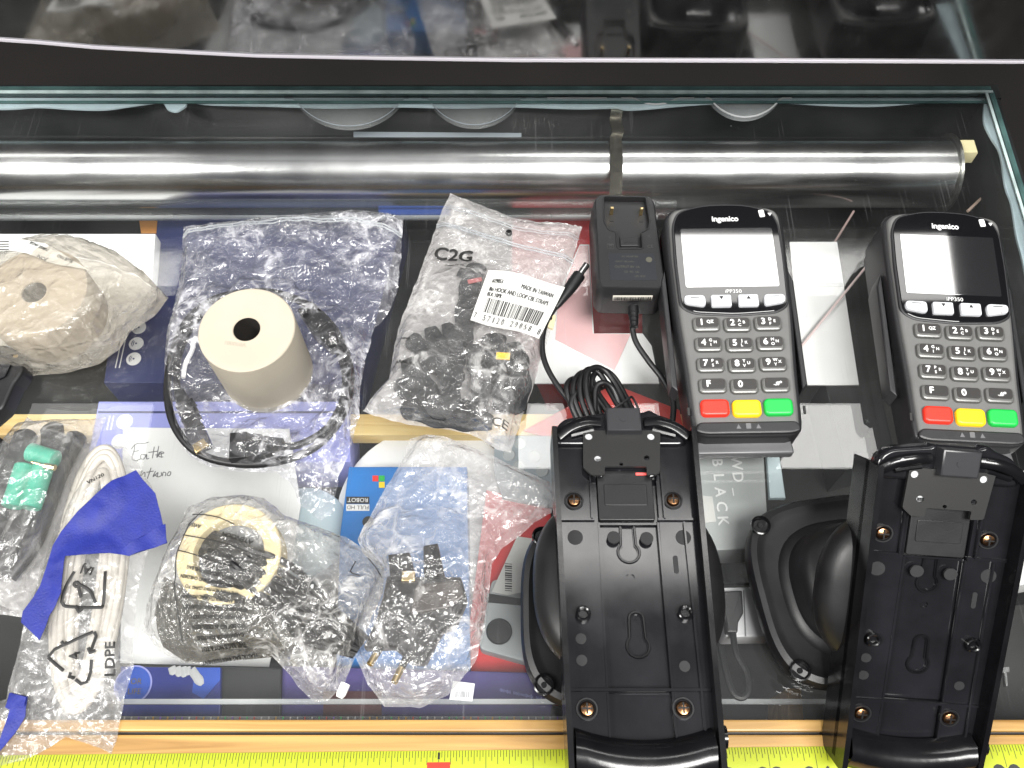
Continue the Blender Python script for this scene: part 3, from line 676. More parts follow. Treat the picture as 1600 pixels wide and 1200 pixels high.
def vert(word, xc, y0_, y1_, cap):
    n_ = len(word)
    for i, ch in enumerate(word):
        if ch == ' ': continue
        yy = y0_+(y1_-y0_)*(i+.5)/n_; q = P(xc+(yy-y0_)*.10, yy, z); b.text(ch, cap, (q.x, q.y, z+.0004), R(-88), sx_=1.0, bold=.00018)
vert('WD_', 1150, 712, 780, .0068); vert('BLACK', 1120, 712, 826, .0068)
b.build('white_lettering', [mat('faint_white', (.75, .76, .76), .5), M['ink_grey']], hd)
b = MB(); b.prism(W([(1094, 774), (1113, 776), (1119, 815), (1100, 817)], -.0215), -.0219, -.0214); b.build('price_sticker', M['label_white'], hd)
block('pale_strip_card', [(1196, 683), (1214, 683), (1228, 778), (1203, 778)], -.022, 'pale_blue', 'narrow pale blue card edge beside the hard drive carton', 'card', h=.004)
wc = block('white_card', [(1234, 378), (1308, 378), (1342, 601), (1257, 601)], -.028, 'paper_white', 'tall white card with a fold line between the two terminals', 'card', h=.0025, bev=0)
b = MB(); b.prism(W([(1241, 441), (1317, 441), (1318, 447), (1242, 447)], -.0275), -.0279, -.0275); b.build('fold_line', M['pale_grey'], wc)
dk = block('icon_box', [(1288, 594), (1372, 594), (1400, 715), (1322, 735)], -.104, 'case_black', 'black carton with tiny white icons between the two terminals', 'box')
print_on(dk, 'tiny_icons', [('+', 1314, 660, 3, 0), ('X', 1355, 658, 3, 10), ('#', 1331, 641, 3, 0), ('X', 1338, 678, 3, 0)], 'ink_grey', -.104)
b = MB(); b.tube([P(1390, 372, -.020), P(1243, 552, -.024)], .0009, 8)  # a reflection streak on the glass, modelled as a solid rod
tag(b.build('reflection_streak', mat('streak_mat', (.72, .58, .57), .3)), 'pinkish reflection streak modelled as a thin rod diagonally over the white card', 'rod')
b = MB(); b.tube([P(1290, 318, -.055), P(1330, 318, -.05), P(1296, 398, -.05)], .0008, 8) if False else b.tube([P(1334, 330, -.05), P(1300, 385, -.05)], .0009, 8)
tag(b.build('short_rod', mat('rod_dull', (.25, .18, .17), .4)), 'short dull rod just above the white card', 'rod')
b = MB(); b.tube([P(1546, 298, -.05), P(1512, 330, -.05)], .0012, 8)
tag(b.build('pale_rod', mat('rod_pale', (.40, .30, .25), .4)), 'short pale rod near the right edge of the glass', 'rod')
sv = thing('silver_gadget', P(1165, 960, -.08), 'silver boxy gadget with a black connector plugged in, between the cradles', 'gadget')
b = MB(); b.prism(rpoly(W([(1122, 918), (1230, 916), (1232, 994), (1134, 996)], -.017), .002), -.037, -.017, .001); b.build('gadget_body', mat('silver', (.66, .66, .68), .4), sv)
b = MB(); b.prism(W([(1161, 922), (1163, 922), (1166, 994), (1164, 994)], -.0165), -.0169, -.0165); b.build('seam', M['ink_grey'], sv)
uc = thing('connector_cable', P(1145, 1000, -.07), 'black cable with a rectangular plug hanging from the silver gadget', 'cable')
b = MB(); b.prism(rpoly(W([(1124, 924), (1160, 922), (1162, 958), (1154, 972), (1153, 988), (1136, 988), (1134, 972), (1126, 958)], -.010), .001), -.0168, -.010, .001); b.build('plug', M['cable_black'], uc)
b = MB(); b.tube(spline([P(1145, 986, -.013), P(1150, 1020, -.013), P(1166, 1052, -.013), P(1168, 1080, -.013), P(1158, 1090, -.013), P(1144, 1080, -.013), P(1132, 1040, -.013), P(1126, 1010, -.013)], 8), .0020, 8); b.build('cord', M['cable_black'], uc)
block('white_carton', [(1572, 742), (1640, 725), (1640, 905), (1560, 922)], -.03, 'paper_white', 'white carton showing at the right edge of the photo behind the right cradle', 'box', h=.03)
block('case_divider', [(1120, 860), (1720, 860), (1720, 912), (1120, 912)], -.082, 'case_dark', 'dark grey green glass divider strip between the cradles', 'divider', h=.004)
bpy.data.objects['case_divider'].data.materials[0] = mat('divider_green', (.045, .055, .05), .25, var=.2, vscale=30)
cp = block('corner_post', [(1231, 1075), (1252, 1075), (1256, 1126), (1231, 1126)], -.06, 'wood', 'small wooden post inside the case by the right cradle', 'post', h=.05)
block('slate_board', [(1530, 950), (1700, 935), (1700, 1128), (1505, 1128)], -.09, 'case_dark', 'dark slate board under the glass at the lower right', 'board', h=.01)
bk = thing('steel_bracket', P(1562, 1055, -.08), 'small steel bracket on the dark board at the lower right', 'bracket')
b = MB(); b.prism(W([(1548, 1044), (1577, 1042), (1577, 1050), (1548, 1052)], -.078), -.082, -.078)
b.prism(W([(1554, 1052), (1557, 1052), (1560, 1072), (1557, 1072)], -.079), -.083, -.079); b.prism(W([(1570, 1051), (1573, 1051), (1575, 1072), (1572, 1072)], -.079), -.083, -.079); b.build('bracket_plate', M['steel'], bk)

# ------------------------------------------------------------------ tape measure on the front rail
tz = .0012; A = P(-60, 1181, tz); B = P(1660, 1162.5, tz); dr = (B-A).normalized(); nr = Vector((-dr.y, dr.x, 0))
TWD = .025
tm = thing('tape_measure', ((A+B)/2).to_tuple(), 'yellow tape measure blade laid along the pine front rail', 'tape measure')
def TP(u, v, z=0): q = A + dr*u - nr*v; return (q.x, q.y, tz+z)
b = MB(); LN = (B-A).length
sec = [(0, .0), (.004, .0010), (.010, .0016), (.016, .0016), (.021, .001), (.025, 0)]
b.add([TP(u, v, z+.0004) for u in (0, LN) for v, z in sec]+[TP(u, v, z) for u in (0, LN) for v, z in sec], [(i, i+1, 7+i, 6+i) for i in range(5)]+[(12+i, 18+i, 19+i, 13+i) for i in range(5)])
b.build('blade', mat('tape_yellow', (.37, .42, .02), .4), tm)
b = MB(); rd_ = MB(); inch = .0254
u16 = (P(686, 1180, tz)-A).dot(dr); u = u16 % (inch/16)
def zt(v): 
    for (a, za), (c, zc) in zip(sec, sec[1:]):
        if a <= v <= c: return za+(zc-za)*(v-a)/(c-a)
    return 0
def mark(mb_, u0, u1, v0, v1, dz=.0005):
    vs_ = [v0]+[v for v, _ in sec if v0 < v < v1]+[v1]
    vv = []; 
    for v in vs_: vv += [TP(u0, v, zt(v)+dz), TP(u1, v, zt(v)+dz)]
    mb_.add(vv, [(2*i, 2*i+1, 2*i+3, 2*i+2) for i in range(len(vs_)-1)])
while u < LN:
    k = round((u-u16)/(inch/16)); ln = .0115 if k % 16 == 0 else (.0072 if k % 4 == 0 else (.0056 if k % 2 == 0 else .0036)); wd = .00028
    mark(b, u-wd/2, u+wd/2, .0002, ln); u += inch/16
mark(b, u16-.0006, u16+.0006, .001, .0045)
b.build('ruler_ticks', M['ink_black'], tm)
mark(rd_, u16-.0062, u16+.0062, .0060, .022, .0006); rd_.build('foot_block', M['key_red'], tm)
b = MB()
for j in range(-14, 14):
    num = 16+j; uu = u16+inch*(j)-.0
    if uu < .01 or uu > LN-.01 or j == 0: continue
    q = TP(uu, .0155, .0022); b.text(str(num if num > 0 else num+24), .0105, q, math.atan2(dr.y, dr.x), bold=.0004)
b.build('numerals', M['ink_black'], tm)

# ------------------------------------------------------------------ payment terminals
def make_terminal():
    T = thing('card_terminal', (0, 0, 0), 'x', 'card terminal', 'payment terminals lying face up on the glass', local=True)
    SL = .100   # the face climbs towards the top end
    def tilt(v): return (v.x, v.y, v.z if v.z < .004 else v.z + (v.y+.084)*SL*min(1, v.z/.03))
    def hw(y):  # half width in mm along the body
        t = (y+84)/168; return 33.5 + 6.2*t
    def outline(k=0, top=0):
        o = []
        for y in (-84, -80): pass
        right = [(hw(-84)-9, -83.5), (hw(-80)-2.5, -81), (hw(-76), -74), (hw(-40), -40), (hw(0)+1, 0), (hw(40)+1, 40), (hw(66), 66), (hw(76)-1.5, 76), (hw(82)-8, 81.5)]
        topc = [(18, 83.6), (0, 84.5), (-18, 83.6)]
        pts = right + topc + [(-x_, y_) for x_, y_ in right[::-1]]
        pts = [(x_*.001*(1-k), y_*.001*(1-k*.4)) for x_, y_ in pts]
        s_ = spline([Vector(p+(0,)) for p in pts], 4, closed=False); return [(q.x, q.y) for q in s_]
    # lower shell with dark sides, upper face
    b = MB(); b.prism(inset(ccw(outline()), .002), .0, .006, 0); b.prism(outline(), .006, .0275, .0022, seg=3); b.xf(tilt); b.build('lower_shell', M['term_side'], T)
    b = MB(); b.prism(inset(ccw(outline()), .0024), .0262, .0294, .0022, seg=3); b.xf(tilt); b.build('face_plate', M['term_face'], T)
    # side flange
    for s_ in (-1, 1): b = MB(); b.prism([(s_*.0385, -.050), (s_*.0425, -.046), (s_*.0435, .030), (s_*.040, .040)], .010, .022, .001); b.xf(tilt); b.build('side_grip', M['term_side'], T)
    # glossy screen frame
    def bez(d=0):
        p = [(-.0335, .005), (-.026, .0005), (0, -.0012), (.026, .0005), (.0335, .005), (.0345, .040), (.0340, .066), (.030, .0755), (.014, .0800), (0, .0806), (-.014, .0800), (-.030, .0755), (-.0340, .066), (-.0345, .040)]
        return inset(rpoly(p, .006, 3), d)
    b = MB(); b.prism(bez(-.0014), .0285, .0300, .0007); b.xf(tilt); b.build('screen_trim', M['term_trim'] if False else M['term_side'], T)
    b = MB(); b.prism(bez(0), .0290, .0305, .0004); b.xf(tilt); sf = b.build('screen_frame', M['screen_black'], T)
    b = MB(); b.prism(rrect(0, .0405, .060, .0440, .001, 3), .0300, .0307, .0001); b.xf(tilt); b.build('display', M['screen_lcd'], T)
    b = MB(); b.text('ingenico', .0040, (.000, .0704, .0309), 0, bold=.00018, sx_=.92); b.text('iPP350', .0026, (.000, .0150, .0309), 0, sx_=1.05)
    b.xf(lambda v: (v.x, v.y-.0007*(v.y > .06), v.z)); b.xf(tilt); b.build('printed_logo', M['ink_white'], T); b = MB(); b.prism(rrect(.0245, .0742, .0035, .0055, .0006, 2, R(8)), .0305, .0308); b.prism([(.0285, .0745), (.0312, .0745), (.0298, .0722)], .0305, .0308)
    b.xf(lambda v: (v.x, v.y-.0007*(v.y > .06), v.z)); b.xf(tilt); b.build('reader_icon', M['ink_white'], T)
    # four silver function keys
    for i, (x0, x1) in enumerate(((-.0320, -.0185), (-.0150, -.0022), (.0022, .0150), (.0185, .0320))):
        p = [(x0, .0045+ (.0025 if i == 0 else 0)), (x1, .0045+(.0025 if i == 3 else 0)), (x1, .0128), (x0, .0128)]
        b = MB(); b.prism(rpoly([(a, c-.0012) for a, c in p], .0028 if i in (0, 3) else .0012, 3), .0300, .0330, .0010); cx = (x0+x1)/2; n0 = len(b.v)
        b.text('F%d' % (i+1), .0019, (cx+.001, .0056, .03315), 0, mi=2)
        if i in (0, 3): b.prism([(cx-.003, .0094), (cx+.003, .0094), (cx+.003, .0100), (cx-.003, .0100)], .0329, .0331, mi=1)
        elif i == 1: b.prism([(cx-.0014, .0103), (cx+.0014, .0103), (cx, .0078)], .0329, .0331, mi=1)
        else: b.prism([(cx-.0014, .0080), (cx+.0014, .0080), (cx, .0105)], .0329, .0331, mi=1)
        b.xf(tilt); b.build('function_key', [M['key_silver'], M['ink_black'], mat('ink_mid', (.30, .28, .28), .5) if 'ink_mid' not in M else M['ink_mid']], T)
    leg = [('1', 'QZ'), ('2', 'ABC'), ('3', 'DEF'), ('4', 'GHI'), ('5', 'JKL'), ('6', 'MNO'), ('7', 'PRS'), ('8', 'TUV'), ('9', 'WXY'), ('F', ''), ('0', ''), ('.,#*', '')]
    for i, (d, l) in enumerate(leg):
        r_, c_ = divmod(i, 3); cx = (c_-1)*.0193; cy = -.0085-.0142*r_ - (.0006 if c_ == 1 else 0)
        b = MB(); b.prism(rrect(cx, cy, .0172, .0100, .0028, 4), .0285, .0318, .0012); b.prism(rrect(cx+.0003, cy+.0008, .0140, .0070, .0018, 4), .0316, .0321, .0001, mi=1)
        z = .03225
        if d == '.,#*': b.text(d, .0026, (cx+.001, cy+.0006, z), 0, mi=2, bold=.0001)
        else:
            b.text(d, .0042, (cx-(.0032 if l else .0026), cy+.0010, z), 0, mi=2, bold=.00022)
            if l == 'QZ': b.text('QZ', .0021, (cx+.0022, cy+.0012, z), 0, mi=2, bold=.0001)
            elif l: b.text(l[0], .0019, (cx+.0012, cy+.0023, z), 0, mi=2, bold=.0001); b.text(l[1], .0019, (cx+.0040, cy+.0010, z), 0, mi=2, bold=.0001); b.text(l[2], .0019, (cx+.0012, cy-.0008, z), 0, mi=2, bold=.0001)
        b.xf(tilt); b.build('number_key', [M['key_frame'], M['key_dark'], M['ink_white']], T)
    for cx, m_, nm in ((-.0193, 'key_red', 'red_key'), (0, 'key_yellow', 'yellow_key'), (.0193, 'key_green', 'green_key')):
        b = MB(); b.prism(rrect(cx, -.0660-(.0006 if cx == 0 else 0), .0175, .0112, .0030, 5), .0285, .0325, .0016, seg=3); b.xf(tilt); b.build(nm, M[m_], T)
    # front end: dark slope, three embossed marks, card slot lip
    b = MB(); b.prism(rpoly([(-.030, -.0745), (.030, -.0745), (.0325, -.0805), (.026, -.0825), (-.026, -.0825), (-.0325, -.0805)], .003), .0275, .0302, .0012); b.xf(tilt); b.build('nose', M['term_side'], T)
    b = MB(); b.prism([(-.0075, -.0795), (-.0045, -.0795), (-.006, -.0765)], .0300, .0304); b.prism([(.0045, -.0795), (.0075, -.0795), (.006, -.0765)], .0300, .0304); b.prism(rrect(0, -.0778, .0030, .0036, .0004, 2), .0300, .0304); b.xf(tilt); b.build('card_symbols', mat('emboss_grey', (.12, .12, .125), .5), T)
    b = MB(); b.prism(rpoly([(-.0285, -.0800), (.0285, -.0800), (.030, -.0905), (-.030, -.0905)], .0022), .0105, .0170, .0012, seg=3); b.build('card_slot_lip', mat('lip_grey', (.11, .11, .115), .35), T)
    for s_ in (-1, 1): b = MB(); b.box(s_*.0352-.0007, s_*.0352+.0007, -.0700, -.0650, .029, .0301); b.xf(tilt); b.build('side_notch', M['ink_black'], T)
    return T
def copy_tree(o, parent=None):
    c = o.copy(); C.objects.link(c)
    if parent: c.parent = parent
    for ch in list(o.children): copy_tree(ch, c)
    return c
t1 = make_terminal(); t1.scale = (1, .965, 1); t1.location = (.1410, .3060, .0003); t1.rotation_euler = (0, 0, R(1.0))
t1['label'] = 'card terminal lying left, its screen mirroring the white ceiling light, beside the plug adapter'
t2 = copy_tree(t1); t2.location = (.2795, .3000, .0003); t2.rotation_euler = (0, 0, R(-3.0))
t2['label'] = 'card terminal lying right, its screen mostly dark, nearest the right edge of the case'

# ------------------------------------------------------------------ wall mount cradles
def L1(px, py, z=.055): q = P(px, py, z); return ((q.x-.0640), (q.y-.132))
def make_cradle():
    K = thing('terminal_cradle', (0, 0, 0), 'x', 'cradle', 'black terminal cradles with swivel bases', local=True)
    sq = lambda n_: (lambda a: (abs(math.cos(a))**n_+abs(math.sin(a))**n_)**(-1/n_))
    base = thing('swivel_base', (0, 0, 0), None, None, local=True); base.parent = K
    b = MB(); b.lathe([(.0535, 0), (.0550, .002), (.0550, .0085), (.0535, .0115), (.0505, .0125), (.0480, .0112), (.0455, .0104), (.036, .0102)], n=96, fn=sq(3.4)); b.build('base_plate', M['matte_black'], base)
    b = MB(); b.lathe([(.0400, .010), (.0385, .0125), (.0350, .0140), (.0335, .0250), (.0320, .0300), (.0280, .0335), (.0220, .0345), (.0215, .0340), (.0205, .0345), (.010, .0350)], n=64, fn=sq(2.6)); b.build('swivel_dome', M['matte_black'], base)
    for sx_, sy_ in ((-1, 1), (1, 1), (-1, -1), (1, -1)):
        b = MB(); b.lathe([(.0058, .0105), (.0058, .0135), (.0050, .0138), (.0044, .0128), (.0040, .0112), (.0018, .0112), (.0015, .0126)], (sx_*.0425, sy_*.0420), 24); b.build('corner_screw', M['gloss_black'], base)
    tr = thing('tray', (0, 0, 0), None, None, local=True); tr.parent = K
    h = .052
    hw = lambda y: .0375+ (y+.095)*.021
    # floor with a recessed central channel, holes and keyholes
    out = [(-hw(-.100), -.100), (hw(-.100), -.100), (hw(.083), .083), (-hw(.083), .083)]
    keyh = []
    kx, ky = L1(980, 868)
    def keyhole(cx, cy, s_=1):
        o = [(cx+.0032*math.sin(R(a)), cy+.0045-.0032*-math.cos(R(a))*1) for a in range(90, -91, -20)]
        o = [(cx+.0028*math.cos(R(a)), cy+.010+.0028*math.sin(R(a))) for a in range(-10, 191, 20)] + [(cx-.0048*math.cos(R(a)), cy-.004-.0048*math.sin(R(a))) for a in range(-50, 231, 20)]
        return o
    chan = [L1(932, 745), L1(1028, 745), (.0160, -.098), (-.0160, -.098)]
    b = MB(); b.plate(out, [chan], h-.004, h); b.add([(x_, y_, h-.004) for x_, y_ in out], [(3, 2, 1, 0)])
    b.xf(lambda v: v); b.build('side_floors', M['sheen_black'], tr)
    k1 = keyhole(-.0005, .016); k2 = keyhole(.001, -.035)
    b = MB(); b.plate(chan, [k1, k2, rrect(-.0005, -.0020, .0045, .0035, .0015, 3)], h-.0065, h-.0030); b.build('centre_channel', M['sheen_black'], tr)
    b = MB(); b.box(-.0155, .0155, -.075, .030, h-.0105, h-.0095); b.build('channel_backing', M['cable_black'], tr)
    for q in (k1, k2):
        b = MB(); b.tube([(x_, y_, h-.0028) for x_, y_ in inset(ccw(q), -.0011)], .0008, 6, closed=True); b.build('keyhole_rim', M['gloss_black'], tr)
    # side walls
    for s_, nm in ((-1, 'side_wall'), (1, 'side_wall')):
        b = MB(); ys = [-.104, -.07, -.03, .01, .05, .083]
        top = [h+.010, h+.0105, h+.0105, h+.0105, h+.0105, h+.0105]
        i0 = [(s_*(hw(y)-.0028), y) for y in ys]; o0 = [(s_*hw(y), y) for y in ys]; n = len(ys)
        zb = h-.019
        vs = [(x_, y, zb) for x_, y in o0]+[(x_, y, z) for (x_, y), z in zip(o0, top)]+[(x_, y, z) for (x_, y), z in zip(i0, top)]+[(x_, y, h-.004) for x_, y in i0]
        b.add(vs, [(k*n+i, k*n+i+1, (k+1)*n+i+1, (k+1)*n+i) for k in range(3) for i in range(n-1)]+[(0, n, 2*n, 3*n), (n-1, 2*n-1, 3*n-1, 4*n-1)])
        b.build(nm, M['gloss_black'], tr)
    # ribs
    b = MB(); b.box(-hw(.030)+.003, L1(931, 822)[0]-.0002, .0290, .0303, h-.002, h+.0016); b.box(L1(1030, 822)[0]+.0002, hw(.030)-.003, .0290, .0303, h-.002, h+.0016)
    b.box(-hw(-.062)+.003, hw(-.062)-.003, -.0625, -.0612, h-.003, h+.0016)
    b.box(-.0168, -.0158, -.098, .028, h-.003, h+.0007); b.box(.0158, .0168, -.098, .028, h-.003, h+.0007)
    b.box(-.0205, -.0196, .030, .060, h-.003, h+.0025); b.box(.0196, .0205, .030, .060, h-.003, h+.0025); b.box(.0300, .0309, -.100, .028, h-.002, h+.002)
    b.box(-.0158, .0158, .0272, .0284, h-.003, h-.0010); b.build('ribs', M['sheen_black'], tr)
    b = MB(); b.prism(rrect(-.0005, .0445, .031, .030, .001, 2), h-.004, h+.0006, .0004); b.prism(rrect(-.0005, .0445, .024, .013, .001, 2), h+.0004, h+.0012, .0003); b.build('latch_plate', M['matte_black'], tr)
    mk = mat('mark_black', (.012, .012, .013), .5)
    for (a, c, r_) in ((-.0295, .0195, .0042), (.0295, .0195, .0042), (-.0085, .0195, .0036), (.0095, .0190, .0036), (-.0285, -.036, .0028), (-.0285, -.047, .0028), (.0235, -.050, .0028), (.0240, .004, 0)):
        b = MB(); b.prism(circ(a, c, r_, n=24) if r_ else rrect(a, c, .0026, .010, .0012, 3), h-.001, h+.0003); b.build('ejector_mark', mk, tr)
    for (a, c) in ((-.0270, -.0235), (.0262, -.0230)):
        b = MB(); b.lathe([(.0040, h-.001), (.0040, h+.0030), (.0034, h+.0034), (.0026, h+.0030), (.0024, h+.001), (.0003, h+.001)], (a, c), 24); b.build('boss', M['gloss_black'], tr)
    for (a, c) in (L1(898, 787), L1(1055, 786), L1(917, 1123), L1(1067, 1122)):
        b = MB(); b.lathe([(.0054, h-.001), (.0054, h+.0010), (.0046, h+.0010), (.0042, h+.0004), (.0041, h-.0006)], (a, c), 28, cap=False, mi=1)
        b.lathe([(.0037, h-.001), (.0037, h+.0006), (.0031, h+.0016), (.0016, h+.0021), (.0002, h+.0022)], (a, c), 28); b.box(a-.0026, a+.0026, c-.0004, c+.0004, h+.0018, h+.0024, mi=1); b.box(a-.0004, a+.0004, c-.0026, c+.0026, h+.0018, h+.00245, mi=1)
        b.build('screw', [M['screw'], M['cable_black']], tr)
    # head: shoulders, hinge block and cover plate
    hd_ = MB(); zt_ = h+.004
    sh = [L1(862, 700), L1(865, 668), L1(880, 655), L1(915, 650), L1(937, 647), L1(940, 645), L1(1008, 645), L1(1020, 640), L1(1032, 648), L1(1060, 657), L1(1074, 670), L1(1078, 700)]
    hd_.prism(rpoly([(a*.96, c) for a, c in sh], .004), h-.004, h+.0035, .0020, seg=3)
    hd_.build('head_shoulders', M['sheen_black'], tr)
    for s_ in (-1, 1):
        b = MB(); b.tube(spline([Vector((s_*.013, .0885, h+.0045)), Vector((s_*.021, .0880, h+.0062)), Vector((s_*.030, .0850, h+.0056)), Vector((s_*.0375, .0795, h+.0040))], 6), .0034, 10, flat=.6)
        b.tube(spline([Vector((s_*.017, .0835, h+.0045)), Vector((s_*.030, .0800, h+.0042))], 3), .0018, 8)
        b.build('shoulder_rib', M['gloss_black'], tr)
    b = MB(); b.box(L1(948, 665)[0], L1(1002, 665)[0], .0800, .0955, h-.002, h+.0105, bev=.001); b.prism(circ(0, .088, .0022, n=20), h+.010, h+.0108)
    b.build('hinge_block', mat('block_grey', (.024, .024, .027), .35), tr)
    cp_ = [L1(912, 679), L1(1034, 679), L1(1032, 750), L1(1012, 752), L1(1012, 738), L1(946, 738), L1(946, 752), L1(926, 752), L1(912, 740)]
    holes = [circ(*L1(921, 689), .0022, n=18), circ(*L1(1019, 689), .0022, n=18), circ(*L1(935, 725), .0020, n=18), circ(*L1(1012, 724), .0016, n=14), circ(*L1(972, 734), .0011, n=12)]
    b = MB(); b.plate(rpoly(cp_, .0012), holes, h+.0040, h+.0058); b.build('cover_plate', mat('plate_black', (.011, .011, .011), .45, bump=.1, bscale=1800), tr)
    for i, (a, c, r_) in enumerate(((921, 689, .0024), (1019, 689, .0024), (935, 725, .0022))): b = MB(); b.prism(circ(*L1(a, c), r_, n=18), h+.0036, h+.0046); b.build('white_peg', M['pale_grey'], tr)
    b = MB(); b.box(-.0013, .0013, .0655, .0680, h+.0040, h+.0048); b.box(.0060, .0128, .0565, .0580, h+.0004, h+.0012); b.build('red_glimpse', M['coral'], tr)
    for s_ in (-1, 1):
        b = MB(); b.prism(rpoly([(s_*.0105, .066), (s_*.0175, .066), (s_*.0165, .0545), (s_*.0130, .0535)], .0012), h+.002, h+.0046, .0008); b.build('clip_tab', M['sheen_black'], tr)
    # foot lip
    b = MB(); pr = []
    ns = 14
    for i in range(ns+1):
        t = i/ns; x_ = (t*2-1)*.0335; y_ = -.0835-.006*(1-(t*2-1)**2)
        pr += [(x_, y_+.004, h+.000), (x_, y_, h+.0085), (x_, y_-.008, h+.0115), (x_, y_-.018, h+.007), (x_, y_-.021, h-.008)]
    b.add(pr, [(5*i+k, 5*i+k+1, 5*i+k+6, 5*i+k+5) for i in range(ns) for k in range(4)]); b.build('foot_lip', M['gloss_black'], tr, angle=60)
    b = MB(); b.tube([(.0350, -.0850, h+.004), (.0395, -.0850, h+.004)], .0055, 20); b.build('pivot_knob', M['gloss_black'], tr)
    # swivel head below the tray
    hs = MB(); hs.lathe([(.018, .019), (.040, .021), (.0485, .0245), (.0520, .0300), (.0525, .0350), (.0505, .0400), (.0460, .0440), (.038, .0468), (.012, .0475)], n=64, fn=sq(2.6)); sw = hs.build('swivel_head', M['matte_black'], tr)
    return K, base, tr
k1, base1, tray1 = make_cradle()
k1.location = (.0640, .132, .0003)
k1['label'] = 'black terminal cradle lying level near the middle, below the bundled black cord, with glossy streaks'
base1.location = (-.004, -.006, 0); tray1.rotation_euler = (R(-4.3), 0, 0)
k2 = copy_tree(k1); k2.location = (.199, .138, .0003)
k2['label'] = 'black terminal cradle at right, its tray tilted up off its base, dull and shadowed'
b2 = [c for c in k2.children if c.name.startswith('swivel_base')][0]; tr2 = [c for c in k2.children if c.name.startswith('tray')][0]
b2.rotation_euler = (0, 0, R(8))
tr2.scale = (1, .87, 1); tr2.rotation_euler = (R(35), R(5), R(-2.5)); tr2.location = (.0135, .0085, .0185); b2.location = (-.004, .001, 0)

# ------------------------------------------------------------------ plug adapter with its cord
ad_ = thing('plug_adapter', P(985, 390, 0).xy.to_tuple()+(0,), 'black wall plug adapter with brass pins and a bundled cord, left of the left terminal', 'power adapter')
HZ = .030
def A_(px, py): return P(px, py, HZ).xy.to_tuple()
topo = rpoly([A_(931, 312), A_(940, 305), A_(1012, 307), A_(1020, 314), A_(1037, 440), A_(1030, 449), A_(944, 447), A_(938, 440)], .0015)
cxa = sum(p[0] for p in topo)/len(topo); cya = sum(p[1] for p in topo)/len(topo)
bib = [A_(944, 308), A_(1008, 309), A_(1014, 345), A_(1012, 357), A_(1001, 363), A_(1003, 388), A_(966, 388), A_(963, 362), A_(951, 358), A_(945, 345)]
bibr = rpoly(bib, .0012)
ring_out = inset(ccw(topo), -.0012)
b = MB(); b.plate(topo, [bibr], HZ-.004, HZ)
n = len(ring_out); rngs = [(ccw(topo), HZ), (inset(ccw(topo), -.0011), HZ-.0012), (inset(ccw(topo), -.0022), .017), (inset(ccw(topo), -.0026), .0005)]
vs = [(q[0]-(.0015 if False else 0), q[1], z) for r_, z in rngs for q in r_]; n = len(ccw(topo))
b.add(vs, [(k*n+i, (k+1)*n+i, (k+1)*n+(i+1) % n, k*n+(i+1) % n) for k in range(3) for i in range(n)])
b.build('body', mat('adapter_black', (.014, .014, .015), .42, bump=.3, bscale=2200), ad_)
b = MB(); b.prism(bibr, HZ-.009, HZ-.0045); b.prism(rpoly([A_(969, 366), A_(998, 366), A_(999, 380), A_(970, 380)], .0008), HZ-.0046, HZ-.0030, .0004); b.prism(rrect(*A_(984, 372), .0065, .0035, .0004), HZ-.0031, HZ-.0027); b.build('socket_recess', M['adapter_black'], ad_)
b = MB(); b.tube([(x_, y_, HZ) for x_, y_ in inset(ccw(bibr), -.0006)], .0006, 6, closed=True); b.build('recess_rim', M['adapter_black'], ad_)
for a, c in ((955, 334), (1001, 335)):
    q = P(a, c, HZ-.004); b = MB(); b.box(q.x-.0011, q.x+.0011, q.y-.0008, q.y+.0010, HZ-.0045, HZ+.0028, bev=.0003); b.box(q.x-.0014, q.x+.0014, q.y-.0062, q.y-.0010, HZ-.0046, HZ-.0041, mi=1); b.build('plug_pin', [M['brass'], M['ink_black']], ad_)
b = MB(); b.prism(rpoly([A_(950, 396), A_(1022, 396), A_(1027, 438), A_(954, 438)], .001), HZ-.0002, HZ+.0002); n0 = b
lab = mat('rating_plate', (.016, .018, .022), .3); li = mat('rating_ink', (.075, .072, .055), .4)
for t_, a, c, s_ in (('AC ADAPTER', 984, 401, 1.3), ('INPUT 100-240V~', 977, 409, 1.2), ('OUTPUT 8V 1A', 980, 417, 1.7), ('CE  FC  UL', 987, 425, 1.5), ('LPS  IP20', 1000, 432, 1.3)):
    x_, y_ = A_(a, c); b.text(t_, s_/1000, (x_, y_, HZ+.0003), R(-1), mi=1)
x_, y_ = A_(1014, 406); b.prism(circ(x_, y_, .0021, n=16), HZ+.0001, HZ+.0003, mi=1)
b.build('rating_label', [lab, li], ad_)
b = MB()
for t_, a, c, s_ in (('CE', 1016, 385, 2.4), ('V', 953, 371, 2.2), ('X', 1014, 369, 2.2)):
    x_, y_ = A_(a, c); b.text(t_, s_/1000, (x_, y_, HZ+.0002), 0)
x_, y_ = A_(954, 385); b.tube([(p[0], p[1], HZ+.0001) for p in rrect(x_, y_, .0042, .0036, .0002, 1)], .0002, 5, closed=True); b.tube([(p[0], p[1], HZ+.0001) for p in rrect(x_, y_, .0018, .0016, .0002, 1)], .0002, 5, closed=True)
b.build('moulded_marks', mat('marks_dark', (.045, .045, .045), .4), ad_)
